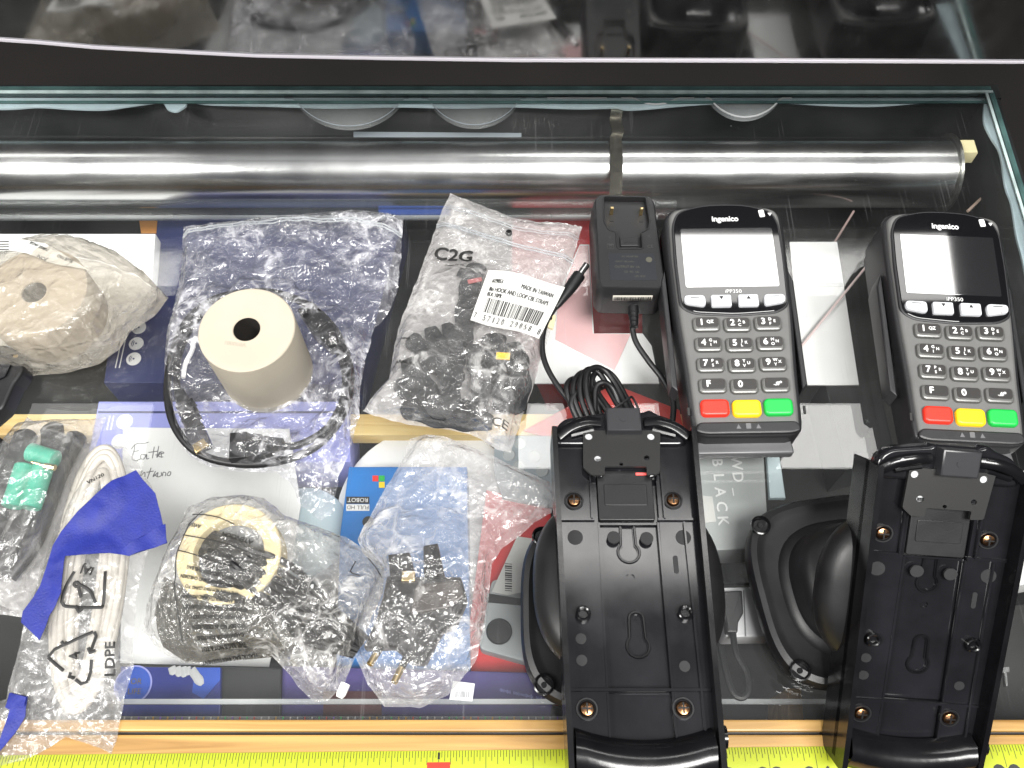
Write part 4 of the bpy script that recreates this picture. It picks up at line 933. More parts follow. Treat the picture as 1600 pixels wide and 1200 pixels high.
# barcode on the front wall
f0 = P(958, 451, .027); f1 = P(1020, 451, .027); yf = min(p[1] for p in topo)-.0031
b = MB(); b.box(f0.x, f1.x, yf-.0004, yf+.0004, .0190, .0245)
rnd = random.Random(4); x_ = f0.x+.0012
while x_ < f1.x-.0012:
    w_ = rnd.choice((.0003, .0005, .0008)); b.box(x_, x_+w_, yf-.0006, yf-.0003, .0198, .0237, mi=1); x_ += w_+rnd.choice((.0004, .0006))
b.build('barcode_sticker', [mat('sticker_tan', (.42, .40, .35), .5), M['ink_black']], ad_)
q0 = Vector(((f0.x+f1.x)/2+.0015, yf-.001, .012))
b = MB(); b.tube([q0, q0+Vector((0, -.006, 0)), q0+Vector((0, -.015, -.001))], .0034, 16, rf=lambda t: 1.1-.35*t)
for k in range(4): b.tube([q0+Vector((0, -.004-.0032*k, 0)), q0+Vector((0, -.0055-.0032*k, 0))], .0037-.0004*k, 16)
b.build('strain_relief', M['cable_black'], ad_)
cr_ = .00195
b = MB()
b.tube(spline([q0+Vector((0, -.014, -.001)), P(988, 512, .008), P(994, 535, .006), P(1014, 565, .005), P(1035, 592, .004), P(1050, 622, .004), P(1052, 645, .004), P(1046, 668, .004), P(1020, 700, .004), P(980, 690, .004)], 8), cr_, 10)
b.tube(spline([P(871, 476, .005), P(855, 500, .004), P(848, 525, .004), P(848, 552, .004), P(856, 577, .004), P(873, 605, .004), P(896, 633, .004), P(925, 668, .004), P(950, 690, .004)], 8), cr_, 10)
b.build('cord', M['cable_black'], ad_)
loops = [[(903, 660), (888, 620), (886, 602), (893, 593), (903, 594), (912, 610), (950, 662)], [(915, 665), (898, 625), (897, 598), (908, 583), (922, 588), (938, 620), (975, 668)], [(925, 665), (908, 622), (908, 592), (920, 577), (938, 585), (955, 615), (985, 668)],
         [(935, 665), (918, 620), (917, 585), (932, 574), (950, 584), (968, 612), (992, 664)], [(944, 665), (928, 618), (926, 590), (940, 578), (958, 588), (975, 615), (1000, 664)], [(905, 660), (893, 630), (903, 612), (918, 608), (935, 626), (965, 668)], [(930, 664), (930, 610), (942, 598), (956, 606), (968, 630), (985, 664)]]
b = MB()
for i, lp in enumerate(loops):
    zz = .004+.0032*(i % 4)
    b.tube(spline([P(a, c, zz+.004*math.sin(k)) for k, (a, c) in enumerate(lp)], 8), cr_, 10)
b.build('cord_bundle', M['cable_black'], ad_)
b = MB(); b.tube(spline([P(945, 646, .019), P(962, 637, .021), P(982, 623, .020), P(988, 621, .018), P(996, 636, .014), P(997, 648, .012), P(985, 648, .016)], 5), .0008, 6); b.build('wire_tie', M['cable_black'], ad_)
pa, pb = P(872, 476, .006), P(905, 430, .007); d_ = (pb-pa).normalized()
b = MB(); L_ = (pb-pa).length; b.tube([pa-d_*.003, pa, pa+d_*L_*.45, pa+d_*L_*.75, pb], .0040, 20, rf=lambda t: (.45, .62, 1.0, 1.12, 1.12)[round(t*4)])
b.build('barrel_grip', M['cable_black'], ad_)
b = MB(); b.tube([pb, pb+d_*.0095], .0024, 18); b.tube([pb+d_*.0094, pb+d_*.0100], .0024, 18, mi=1); b.build('barrel_tip', [M['steel'], M['ink_black']], ad_)

# ------------------------------------------------------------------ the standing paper roll
RC = P(420, 583, .001)
pr = thing('paper_roll', (RC.x, RC.y, .0012), 'cream paper roll standing on its end on the big crumpled zip bag', 'paper roll')
rr = .0290; z1 = .0582; zb = .0014
b = MB(); b.lathe([(rr-.0006, zb), (rr, zb+.0008), (rr, z1-.0008), (rr-.0006, z1-.0001)], (RC.x, RC.y), 96, cap=False); b.build('wound_side', M['roll_side'], pr)
b = MB(); b.lathe([(rr-.0006, z1-.0001), (rr-.004, z1), (rr-.0045, z1-.0001), (.0150, z1), (.0145, z1-.0001), (.0085, z1-.0001), (.0080, z1-.0006)], (RC.x, RC.y), 96, cap=False)
q = P(366, 533, z1); b.text('V890001', .0026, (q.x+.001, q.y-.002, z1+.0003), R(172), mi=1)
b.build('end_face', [M['roll_end'], mat('stamp_ink', (.40, .36, .30), .7)], pr)
b = MB(); b.lathe([(.0080, z1-.0004), (.0078, zb+.001), (.0001, zb+.001)], (RC.x, RC.y), 40, cap=False); b.build('core_hole', M['paper_core'], pr)
b = MB(); b.lathe([(rr-.0006, zb+.0001), (.008, zb+.0001)], (RC.x, RC.y), 64, cap=False); b.build('lower_face', M['roll_end'], pr)

# ------------------------------------------------------------------ big zip bag with a network cable
zpx = [(285, 353), (330, 347), (400, 339), (470, 332), (550, 326), (600, 330), (630, 336), (626, 400), (620, 455), (606, 490), (585, 510), (570, 560), (562, 610), (560, 650), (545, 705), (528, 745), (520, 800), (500, 812), (470, 790), (452, 752),
       (430, 735), (380, 735), (330, 728), (295, 712), (270, 670), (258, 620), (256, 560), (260, 515), (275, 460), (283, 410)]
zb_, zf1 = make_film('zip_bag', zpx, 'largest crumpled clear bag, under the standing paper roll, with a looped cable inside', 'plastic bag', 'film_crisp', 3, sp=.0020, bumps=[(500, 515, 16, 14), (400, 700, 18, 14), (300, 655, 14, 12), (450, 400, 16, 7)]+[(a, c, 13, 11.5) for a, c in ((270, 560), (265, 590), (266, 625), (278, 530), (300, 492), (335, 472), (385, 460), (432, 462), (475, 477), (512, 505), (534, 535), (546, 570), (547, 605), (540, 640), (520, 670), (495, 692), (460, 706), (430, 718), (365, 720), (330, 712), (300, 696), (282, 670))], amp=.0022, group='clear plastic bags on the glass')
def zipline(parent, zf, pts, name='zip_seal', r=.0007, m='clear_strip'):
    b = MB()
    for off in (0, .0022):
        b.tube([Vector((q.x, q.y-off, zf(q.x, q.y-off)+.0004)) for q in spline([P(a, c, .003) for a, c in pts], 10)], r, 6, flat=.6)
    return b.build(name, M[m], parent)
zipline(zb_, zf1, [(286, 366), (340, 358), (420, 349), (500, 346), (570, 350), (628, 366)])
nc = thing('network_cable', P(410, 600, .001).xy.to_tuple()+(.001,), 'black looped cable with a network plug and a USB plug inside the biggest clear bag', 'cable')
b = MB()
lp1 = [(385, 457), (330, 470), (290, 505), (268, 560), (262, 620), (275, 670), (310, 708), (365, 724), (430, 722), (490, 700), (532, 655), (548, 600), (540, 550), (515, 505), (478, 475), (430, 458)]
lp2 = [(300, 520), (280, 560), (273, 610), (285, 650), (300, 672)]
b.tube(spline([P(a, c, .0045) for a, c in lp1], 8, closed=True), .0026, 12, closed=True)
b.tube(spline([P(a, c, .0070) for a, c in [(392, 462), (330, 478), (298, 512), (280, 552), (276, 590), (280, 625), (288, 640)]], 8), .0024, 12)
b.tube(spline([P(a, c, .0070) for a, c in [(436, 698), (470, 694), (510, 670), (534, 630), (540, 590), (528, 545), (505, 512), (470, 484)]], 8), .0024, 12)
b.build('cord', M['cable_black'], nc)
def wedge(b, a, c, wa, wc, za, th, mi=0, bev=.0008):
    A1, C1 = P(*a, za), P(*c, za); d = (C1-A1).normalized(); n_ = Vector((-d.y, d.x, 0))
    pts = [(A1+n_*wa).xy.to_tuple(), (A1-n_*wa).xy.to_tuple(), (C1-n_*wc).xy.to_tuple(), (C1+n_*wc).xy.to_tuple()]
    b.prism(pts, za-th/2, za+th/2, bev, mi); return b
b = MB(); wedge(b, (281, 612), (305, 672), .0030, .0052, .0070, .008); 
for k in range(3): wedge(b, (290+k*4, 632+k*10), (292+k*4, 636+k*10), .0056, .0058, .0070, .009)
b.build('plug_boot', M['cable_black'], nc)
b = MB(); wedge(b, (303, 668), (318, 702), .0058, .0058, .0060, .008); wedge(b, (309, 690), (317, 703), .0046, .0046, .0090, .0022, mi=1)
b.build('network_plug', [mat('clear_plug', (.05, .05, .055), .15), M['brass']], nc)
b = MB(); wedge(b, (442, 700), (412, 698), .0050, .0060, .0080, .009); wedge(b, (412, 698), (388, 700), .0062, .0086, .0080, .011); wedge(b, (388, 700), (362, 702), .0088, .0088, .0080, .012)
b.build('usb_plug', M['black_plastic'], nc)
b = MB(); wedge(b, (478, 482), (505, 515), .0055, .0075, .0085, .010); wedge(b, (505, 515), (526, 545), .0075, .0040, .0085, .010); b.build('coupler', M['black_plastic'], nc)
b = MB(); b.tube(spline([P(a, c, .004) for a, c in ((318, 540), (305, 528), (300, 548), (290, 568), (286, 590))], 5), .0016, 8); tag(b.build('white_tie', M['paper_white']), 'short white twist tie inside the biggest clear bag', 'tie')

# ------------------------------------------------------------------ printed zip bag with straps
cpx = [(703, 299), (745, 316), (800, 338), (840, 345), (875, 346), (910, 352), (893, 410), (872, 480), (868, 500), (850, 545), (830, 612), (812, 660), (798, 706), (775, 700), (735, 676), (690, 668), (640, 662), (600, 652), (566, 641), (585, 612), (608, 590),
       (612, 560), (622, 510), (645, 450), (668, 390), (684, 345)]
cb, zf2 = make_film('printed_bag', cpx, 'clear zip bag of black straps with white barcode label, beside the plug adapter', 'plastic bag', 'film_clear', 11, sp=.0018, bumps=[(715, 600, 46, 17), (670, 560, 30, 15), (760, 560, 36, 16), (730, 460, 24, 12)], amp=.0013,
                   back='back_milky', holes=[[(795+5.5*math.cos(R(a)), 362+5.5*math.sin(R(a))) for a in range(0, 360, 30)]], group='clear plastic bags on the glass')
zipline(cb, zf2, [(682, 350), (730, 362), (800, 384), (850, 396), (896, 406)])
zipline(cb, zf2, [(695, 322), (740, 336), (800, 357), (850, 366), (905, 370)], 'top_fold', .0004)
q = P(709, 401, .005); b = MB(); b.text('C2G', .0106, (q.x, q.y, 0), R(-7), zf=lambda x_, y_: zf2(x_, y_)+.0007, bold=.00045, sx_=.93)
q = P(711, 420, .005); b.text('Cables To Go', .0016, (q.x, q.y, 0), R(-6), zf=lambda x_, y_: zf2(x_, y_)+.0007, bold=.0001)
b.build('warning_print', M['ink_black'], cb); b = MB(); q = P(782, 673, .005); b.text('CE', .0052, (q.x, q.y, 0), R(-14), zf=lambda x_, y_: zf2(x_, y_)+.0007, sx_=1.2)
b.build('conformity_mark', M['ink_black'], cb); b = MB(); q = P(630, 541, .005); b.text('WARNING', .0016, (q.x, q.y, 0), R(-8), zf=lambda x_, y_: zf2(x_, y_)+.0007, bold=.0001); q = P(624, 578, .005); b.text('WARN', .0026, (q.x, q.y, 0), R(-8), zf=lambda x_, y_: zf2(x_, y_)+.0007, bold=.0001)
b.build('warning_print', M['ink_black'], cb)
# white label draped over the bag
def lerp2(A, B, t): return (A[0]+(B[0]-A[0])*t, A[1]+(B[1]-A[1])*t)
Lq = [(763, 421), (883, 446), (842, 529), (735, 500)]
def LP(u, v):  # u right, v down, 0..1
    a = lerp2(lerp2(Lq[0], Lq[1], u), lerp2(Lq[3], Lq[2], u), v); return (a[0], a[1] - 4*math.sin(u*math.pi)*.8 + 3*math.sin(u*6.3)*(v-.3))
def LW_(u, v, dz=0):
    a = LP(u, v); q = P(a[0], a[1], .016); zz = zf2(q.x, q.y); return (q.x, q.y, .0150+.0012*math.sin(u*5+v*2)+dz)
b = MB(); N_ = 16; b.add([LW_(i/N_, j/N_) for j in range(N_+1) for i in range(N_+1)], [(j*(N_+1)+i, (j+1)*(N_+1)+i, (j+1)*(N_+1)+i+1, j*(N_+1)+i+1) for j in range(N_) for i in range(N_)])
b.add([LW_(i/N_, j/N_, -.00025) for j in range(N_+1) for i in range(N_+1)], [(j*(N_+1)+i, j*(N_+1)+i+1, (j+1)*(N_+1)+i+1, (j+1)*(N_+1)+i) for j in range(N_) for i in range(N_)])
lbl = b.build('barcode_label', M['label_white'], cb, angle=180)
b = MB()
def ltext(b, t_, u, v, cap, bold=0, w_=None):
    vs, fs, x0, x1, y0, y1 = textmesh(t_); s_ = cap/.7; wu = (x1-x0)*s_ if w_ is None else w_
    sc_ = wu/(x1-x0); b.add([LW_(u+(a-(x0+x1)/2)*sc_, v-(c-.35)*s_*1.25, .0003) for a, c in vs], fs)
    if bold: b.add([LW_(u+bold+(a-(x0+x1)/2)*sc_, v-(c-.35)*s_*1.25, .00032) for a, c in vs], fs)
ltext(b, '#29853', .17, .20, .06, .006, .14); ltext(b, 'MADE IN TAIWAN', .70, .20, .065, .005, .42)
ltext(b, '8in HOOK AND LOOP CBL STRAPS', .50, .36, .065, .005, .80); ltext(b, 'BLK 10PK', .20, .46, .06, .005, .20)
rnd = random.Random(21); u = .13
while u < .90:
    w_ = rnd.choice((.006, .006, .012, .018)); v1_ = .80
    b.add([LW_(u, .53, .0003), LW_(u+w_, .53, .0003), LW_(u+w_, v1_, .0003), LW_(u, v1_, .0003)], [(3, 2, 1, 0)]); u += w_+rnd.choice((.006, .010, .014))
for i, ch in enumerate('7 57120 29858 8'):
    if ch != ' ': ltext(b, ch, .04+.92*i/14, .89, .085, .003, (.012 if ch == '1' else .032))
b.build('label_print', M['ink_black'], lbl)
# straps
sm = mat('strap_black', (.009, .010, .012), .55, bump=.6, bscale=900)
straps = [([(748, 412), (735, 445), (728, 490), (722, 540)], .0070, .006), ([(640, 528), (665, 548), (690, 572), (720, 600)], .0068, .009), ([(672, 510), (685, 545), (700, 590), (705, 640)], .0060, .012), ([(696, 505), (712, 540), (712, 580), (700, 620)], .0052, .010),
          ([(618, 600), (655, 615), (700, 630), (760, 650)], .0066, .006), ([(628, 632), (670, 648), (720, 655), (770, 660)], .0070, .005), ([(770, 520), (775, 560), (782, 600), (790, 640)], .0080, .008), ([(740, 540), (745, 570), (752, 610), (742, 650)], .0058, .012), ([(800, 535), (810, 570), (812, 610), (798, 645)], .0070, .006), ([(635, 560), (655, 590), (672, 620), (700, 650)], .0074, .011)]
for i, (pp_, wd_, zz) in enumerate(straps):
    c_ = spline([P(a, c, zz) for a, c in pp_], 8); b = MB(); vs = []; m_ = len(c_)
    for k, p in enumerate(c_):
        d = (c_[min(k+1, m_-1)]-c_[max(k-1, 0)]).normalized(); n_ = Vector((-d.y, d.x, 0)); e_ = min(k, m_-1-k)/(m_-1)
        wdt = wd_*(.55+.45*min(1, e_*9))*(1+.12*math.sin(k*.9+i)); zc = .0016*math.sin(k*.5+i*2)
        vs += [p+n_*wdt+Vector((0, 0, zc)), p+Vector((0, 0, zc+.0008)), p-n_*wdt+Vector((0, 0, zc*.3))]
    nv = len(vs); low_ = [v-Vector((0, 0, .0014)) for v in vs]
    b.add(vs+low_, [(3*k+j, 3*k+3+j, 3*k+4+j, 3*k+1+j) for k in range(m_-1) for j in range(2)] + [(nv+3*k+j, nv+3*k+1+j, nv+3*k+4+j, nv+3*k+3+j) for k in range(m_-1) for j in range(2)]
          + [(3*k, nv+3*k, nv+3*k+3, 3*k+3) for k in range(m_-1)] + [(3*k+2, 3*k+5, nv+3*k+5, nv+3*k+2) for k in range(m_-1)])
    if i == 0: 
        q0_ = P(742, 438, zz+.0025); b.prism(rrect(q0_.x, q0_.y, .0098, .0032, .0004, 2, R(14)), zz+.0018, zz+.0026, mi=1)
        for (a, c) in ((722, 425),): wedge(b, (738, 432), (716, 424), .004, .0035, zz, .0015)
    o = b.build('cable_strap', [sm, mat('slot_pink', (.33, .10, .10), .6)] if i == 0 else [sm])
    lbs = ['black cable strap with a reddish slot, topmost under the bag logo', 'black strap with a forked tip, leftmost of the bundle inside the printed bag', 'black strap with its upright tip just left of the long slotted strap', 'narrow black strap right behind the two upright tips inside the printed bag', 'black strap lying almost level across the lower left of the printed bag', 'lowest black strap along the bottom edge of the printed bag',
           'broad black strap running down from under the barcode label', 'narrow black strap down the middle of the printed bag', 'black strap nearest the right edge of the printed bag, beside the yellow tag', 'black strap slanting down from the word print at the left of the printed bag']
    tag(o, lbs[i], 'cable strap', 'black hook and loop straps in the printed bag')
q = P(786, 556, .012); b = MB(); b.prism(rrect(q.x, q.y, .0090, .0048, .0004, 2, R(-4)), .011, .0124, .0003)
for k in range(4): b.box(q.x-.0036+.002*k, q.x-.0030+.002*k, q.y-.0020, q.y+.0020, .0124, .0128)
tag(b.build('yellow_tag', mat('amber', (.85, .50, .02), .35)), 'tiny yellow tag among the black straps in the printed bag', 'tag')
b = MB(); b.prism(rpoly(W([(856, 486), (869, 492), (864, 513), (851, 508)], .004), .001), .001, .0035, .0005)
q = P(859, 497, .0035); b.prism(circ(q.x, q.y, .0018, n=14), .0034, .0038, mi=1)
tag(b.build('cream_tab', [M['cream'], M['ink_black']]), 'small cream tab poking out under the barcode label', 'tab')

# ------------------------------------------------------------------ helpers for draped things
def drape(name, px, zf, off, matname, parent=None, sp=.003, ref=.006, th=.0004, mtype=None):
    out = ccw(W(px, ref)); per = []
    for i in range(len(out)):
        a, b = Vector(out[i]), Vector(out[(i+1) % len(out)]); n = max(1, int((b-a).length/sp))
        for k in range(n): per.append(a.lerp(b, k/n))
    vs = [Vector(q) for q in per]; n = len(vs); es = [(i, (i+1) % n) for i in range(n)]
    x0 = min(q[0] for q in out); x1 = max(q[0] for q in out); y0 = min(q[1] for q in out); y1 = max(q[1] for q in out)
    yy = y0
    while yy < y1:
        xx = x0
        while xx < x1:
            if inside(xx, yy, out) and edist(xx, yy, out) > sp*.6: vs.append(Vector((xx, yy)))
            xx += sp
        yy += sp
    rv, re, rf, *_ = delaunay_2d_cdt(vs, es, [], 0, 1e-7)
    fs = [tuple(f) for f in rf if inside(sum(rv[i].x for i in f)/3, sum(rv[i].y for i in f)/3, out)]
    b = MB(); top = [(q.x, q.y, zf(q.x, q.y)+off) for q in rv]
    b.add(top, fs); b.add([(x_, y_, z-th) for x_, y_, z in top], [f[::-1] for f in fs])
    return b.build(name, M[matname], parent, angle=60)
def strokes_on(b, polys, zf, r=.0006, off=.0006, ref=.006, n=5, smooth=True):
    for pl in polys:
        pts = [P(a, c, ref) for a, c in pl]
        if smooth and len(pts) > 2: pts = spline(pts, n)
        b.tube([Vector((q.x, q.y, zf(q.x, q.y)+off)) for q in pts], r, 6, flat=.35)

# ------------------------------------------------------------------ kraft roll in its bag, far left
KC = P(90, 500, .001)
kr = thing('kraft_roll', (KC.x, KC.y, .0012), 'brown kraft paper roll standing inside the bag at the far left', 'paper roll')
b = MB(); b.lathe([(.0335, .0012), (.034, .002), (.034, .0352), (.0335, .0360)], (KC.x, KC.y), 80, cap=False); b.build('wound_side', M['kraft'], kr)
b = MB(); b.lathe([(.0335, .0360), (.020, .0361), (.0080, .0360), (.0076, .035)], (KC.x, KC.y), 80, cap=False); b.build('end_face', M['kraft'], kr)
b = MB(); b.lathe([(.0076, .0352), (.0074, .003), (.0001, .003)], (KC.x, KC.y), 32, cap=False); b.build('core_hole', M['paper_core'], kr)
kpx = [(-90, 395), (0, 392), (90, 394), (160, 408), (215, 432), (262, 463), (240, 492), (200, 518), (184, 545), (155, 566), (105, 580), (50, 586), (-90, 584)]
kb, zf3 = make_film('kraft_roll_bag', kpx, 'greyish bag wrapped around the brown kraft roll at the far left edge', 'plastic bag', 'film_grey', 5, sp=.0026, bumps=[(76, 480, 66, 43), (150, 480, 30, 20)], amp=.0016, infl=.003, edge=.0035, group='clear plastic bags on the glass')
zk = lambda x_, y_: .0405+.0012*math.sin(x_*160+y_*60)
lq = [(-40, 366), (30, 376), (70, 380), (92, 392), (115, 408), (140, 424), (112, 417), (76, 409), (45, 398), (16, 392), (-40, 388)]
lab2 = drape('address_label', lq, zk, .0010, 'label_white', kb, ref=.041)
b = MB()
for t_, a, c, cap, ro in (('BLUE PAD', 102, 405, .0021, 153), ('70RSE /AGE', 62, 386, .0019, 157), ('JON:', 66, 404, .0024, 155)):
    q = P(a, c, .041); b.text(t_, cap, (q.x, q.y, 0), R(ro), zf=lambda x_, y_: zk(x_, y_)+.0016, bold=.00008)
for k in range(4):
    A1 = P(-30, 376+k*4, .041); B1 = P(15, 379+k*4, .041); b.tube([Vector((q.x, q.y, zk(q.x, q.y)+.0014)) for q in (A1, A1.lerp(B1, .5), B1)], .0003, 5)
b.build('label_print', M['ink_black'], lab2)
bc = thing('black_buckle', P(0, 590, .001).xy.to_tuple()+(.001,), 'black plastic buckle end poking in at the left edge, above the pine bar', 'buckle')
b = MB(); b.prism(rpoly(W([(-60, 540), (8, 538), (24, 540), (38, 562), (36, 580), (22, 600), (6, 636), (-60, 690)], .014), .002), .001, .014, .0022, seg=3); b.build('buckle_body', M['black_plastic'], bc)
b = MB(); b.prism(rpoly(W([(-60, 562), (4, 558), (18, 566), (8, 588), (-60, 620)], .0155), .001), .0135, .0156, .0006); b.build('raised_panel', M['sheen_black'], bc)
b = MB(); b.prism(rrect(*P(24, 556, .0145).xy, .0030, .0020, .0004), .0138, .0144); b.build('tiny_stud', M['brass'], bc)
b = MB(); b.prism(rpoly(W([(-60, 672), (-4, 680), (11, 692), (2, 706), (-60, 730)], .010), .002), .001, .010, .002, seg=3)
tag(b.build('black_clip', M['black_plastic']), 'tip of a black clip at the left edge beside the bag of green sleeves', 'clip')

# ------------------------------------------------------------------ bag with green sleeves, left
gpx = [(-60, 742), (5, 722), (28, 668), (41, 650), (56, 659), (110, 655), (164, 651), (150, 690), (134, 740), (112, 800), (86, 850), (67, 882), (50, 930), (36, 964), (-60, 950)]
gb, zf4 = make_film('sleeve_bag', gpx, 'clear bag at the left edge holding green sleeves and black cables', 'plastic bag', 'film_soft', 17, sp=.0024, back='back_milky', bumps=[(40, 750, 40, 24), (20, 800, 40, 22), (90, 700, 22, 17), (0, 860, 30, 15)], amp=.0016, group='clear plastic bags on the glass')
bk2 = [([(44, 672), (28, 712), (8, 765), (-14, 830), (-40, 900)], .0075, 'thick black cable end, leftmost in the bag of green sleeves'), ([(80, 662), (82, 690), (72, 730), (52, 790), (20, 850), (-20, 900)], .0072, 'thick black cable end, middle one in the bag of green sleeves'), ([(124, 676), (110, 700), (88, 745), (68, 800), (48, 850), (10, 900)], .0068, 'thick black cable end, rightmost in the bag of green sleeves')]
for pts, r_, lb in bk2:
    b = MB(); b.tube(spline([P(a, c, .0070) for a, c in pts], 8), r_, 14, flat=.62, rf=lambda t: min(1, .45+t*9)); tag(b.build('cable_end', M['cable_black']), lb, 'cable', 'black cable ends in the sleeve bag')
def lobes(px_a, px_b, wdt, z, name, lb, nl=2):
    A1, B1 = P(*px_a, z), P(*px_b, z); d = (B1-A1).normalized(); n_ = Vector((-d.y, d.x, 0)); b = MB()
    for k in range(nl): b.tube([A1+n_*(k-(nl-1)/2)*wdt*1.75, A1.lerp(B1, .03)+n_*(k-(nl-1)/2)*wdt*1.75, A1.lerp(B1, .97)+n_*(k-(nl-1)/2)*wdt*1.75, B1+n_*(k-(nl-1)/2)*wdt*1.75], wdt, 20, rf=lambda t: .86 if t in (0, 1) else 1)
    return tag(b.build(name, M['teal']), lb, 'sleeve', 'green sleeves in the clear bag')
lobes((54, 728), (33, 793), .0062, .0165, 'green_sleeve', 'longer double green sleeve in the bag at the left edge'); lobes((46, 706), (88, 719), .0058, .0165, 'green_sleeve', 'shorter green sleeve above the longer one in the bag at the left', 1)
b = MB(); b.tube([P(50, 722, .022), P(70, 728, .022)], .0008, 8); b.tube([P(70, 728, .022), P(86, 731, .022)], .0020, 8); tag(b.build('brass_pin', M['brass']), 'brass pin lying across the green sleeves in the bag', 'pin')

# ------------------------------------------------------------------ recycling-marked bag with a grey cord
lpx = [(165, 692), (196, 698), (214, 722), (238, 762), (250, 800), (228, 868), (214, 920), (206, 1000), (207, 1040), (193, 1090), (186, 1130), (173, 1178), (150, 1166), (100, 1152), (40, 1188), (-60, 1225), (-60, 1110), (8, 1092), (25, 1020), (40, 960), (62, 882), (90, 812), (118, 762), (140, 716)]
lb_, zf5 = make_film('marked_bag', lpx, 'clear bag with black recycling marks over a pale cord, at the lower left', 'plastic bag', 'film_soft', 23, sp=.0022, bumps=[(150, 780, 20, 9), (140, 900, 22, 10), (135, 1000, 22, 10), (130, 1080, 16, 9)], amp=.0014, fold=1, group='clear plastic bags on the glass')
b = MB()
for k in range(7):
    s_ = 1-k*.11; cx, cy = 140, 905; z = .0035+.0014*(k % 3)
    pts = []
    for a in range(0, 360, 20):
        u_ = math.cos(R(a))*52*s_; v_ = math.sin(R(a))*205*(1-k*.035); pts.append(P(cx+u_-v_*.12+2*math.sin(k*2+a*.02), cy+v_, z+.001*math.sin(a*.05+k)))
    b.tube(spline(pts, 4, closed=True), .0024, 10, closed=True)
tag(b.build('looped_cable', M['cord_grey']), 'pale grey cord wound in long loops inside the marked bag', 'cable')
b = MB()
strokes_on(b, [[(109, 1011), (130, 1000), (152, 991)], [(154, 991), (157, 997), (150, 1022)], [(150, 1034), (147, 1052), (143, 1066)], [(143, 1067), (132, 1071), (124, 1064)], [(104, 1050), (92, 1040), (80, 1029)], [(80, 1029), (92, 1018), (108, 1011)]], zf5, r=.0009, smooth=False)
strokes_on(b, [[(146, 1016), (149, 1024), (157, 1020)], [(116, 1053), (113, 1059), (122, 1062)], [(104, 1006), (108, 1011), (112, 1006)]], zf5, r=.0010, smooth=False)
b.build('recycling_arrows', M['ink_black'], lb_); b = MB()
strokes_on(b, [[(172, 898), (171, 925), (166, 948), (160, 953), (112, 951), (104, 946), (104, 940), (112, 918), (124, 898)], [(128, 914), (124, 918), (128, 922), (132, 918), (128, 914)], [(131, 922), (134, 938)], [(132, 918), (148, 928), (156, 946)]], zf5, r=.0009)
strokes_on(b, [[(124, 950), (130, 960), (136, 952)]], zf5, r=.0011, smooth=False)
b.build('second_mark', M['ink_black'], lb_); b = MB(); q = P(125, 1029, .006); b.text('4', .0060, (q.x, q.y, 0), R(112), zf=lambda x_, y_: zf5(x_, y_)+.0007, bold=.0003)
q = P(177, 1032, .006); b.text('LDPE', .0050, (q.x, q.y, 0), R(96), zf=lambda x_, y_: zf5(x_, y_)+.0007, bold=.0002, sx_=1.15)
q = P(144, 897, .006); b.text('IAJ', .0046, (q.x, q.y, 0), R(170), zf=lambda x_, y_: zf5(x_, y_)+.0007, bold=.0002)
q = P(155, 753, .006); b.text('VN120', .0026, (q.x, q.y, 0), R(30), zf=lambda x_, y_: zf5(x_, y_)+.0007, bold=.0001)
b.build('printed_letters', M['ink_black'], lb_)
zt5 = lambda x_, y_: max(zf5(x_, y_), .009)
M['blue_tape2'] = M['blue_tape']
tp = drape('blue_tape', [(212, 734), (222, 748), (242, 770), (247, 790), (250, 800), (256, 828), (261, 848), (232, 857), (197, 867), (172, 865), (140, 868), (104, 870), (101, 890), (98, 928), (88, 945), (77, 960), (70, 980), (61, 1000), (46, 985), (32, 972), (35, 955), (50, 935), (62, 915), (72, 885), (82, 852), (95, 830), (115, 808), (145, 780), (176, 752)], zt5, .0036, 'blue_tape', ref=.013)
tag(tp, 'large bright blue tape patch with long tail across the bag with recycling marks', 'tape', 'blue tape pieces')
fz = lambda x_, y_: zt5(x_, y_)+.0010+.0008*math.sin((x_+y_)*300)
o = drape('tape_fold', [(182, 864), (204, 848), (232, 832), (258, 818), (261, 848), (232, 858), (200, 868)], fz, .0040, 'blue_tape', tp, ref=.014)
tp2 = drape('blue_tape', [(17, 1082), (45, 1089), (43, 1105), (41, 1120), (25, 1147), (-5, 1182), (-40, 1200), (-40, 1190), (2, 1155), (12, 1128), (17, 1110), (11, 1106)], zf5, .0028, 'blue_tape', ref=.008)
tag(tp2, 'small blue tape strip hanging at the bottom left corner', 'tape', 'blue tape pieces')
o = drape('tape_fold', [(16, 1083), (44, 1090), (41, 1104), (12, 1106)], zf5, .0044, 'blue_tape', tp2, ref=.009)

# ------------------------------------------------------------------ bag with printed warning, cream tape ring and black cable
tpx = [(222, 985), (232, 930), (246, 890), (262, 850), (282, 815), (292, 792), (330, 776), (380, 772), (412, 776), (445, 805), (490, 820), (540, 838), (580, 862), (600, 885), (598, 925), (575, 975), (556, 1020), (540, 1062), (512, 1095), (490, 1096), (465, 1072), (440, 1040), (420, 1020), (380, 1030), (330, 1036), (285, 1036), (246, 1015)]
tb, zf6 = make_film('warning_bag', tpx, 'crumpled smoky bag with upside-down warning print, holding a cream tape ring and black cable', 'plastic bag', 'film_smoke', 31, sp=.0018, back='back_soft', bumps=[(371, 878, 40, 23), (450, 920, 28, 19), (530, 985, 30, 16), (300, 960, 24, 8)], amp=.0022, group='clear plastic bags on the glass')
TC = P(371, 879, 0)
b = MB(); b.lathe([(.0300, .002), (.0300, .0185), (.0293, .0192), (.0205, .0192), (.0200, .0185), (.0200, .002)], (TC.x, TC.y), 72, cap=False)
tag(b.build('tape_ring', M['cream']), 'cream ring of tape inside the bag with the warning print', 'tape roll')
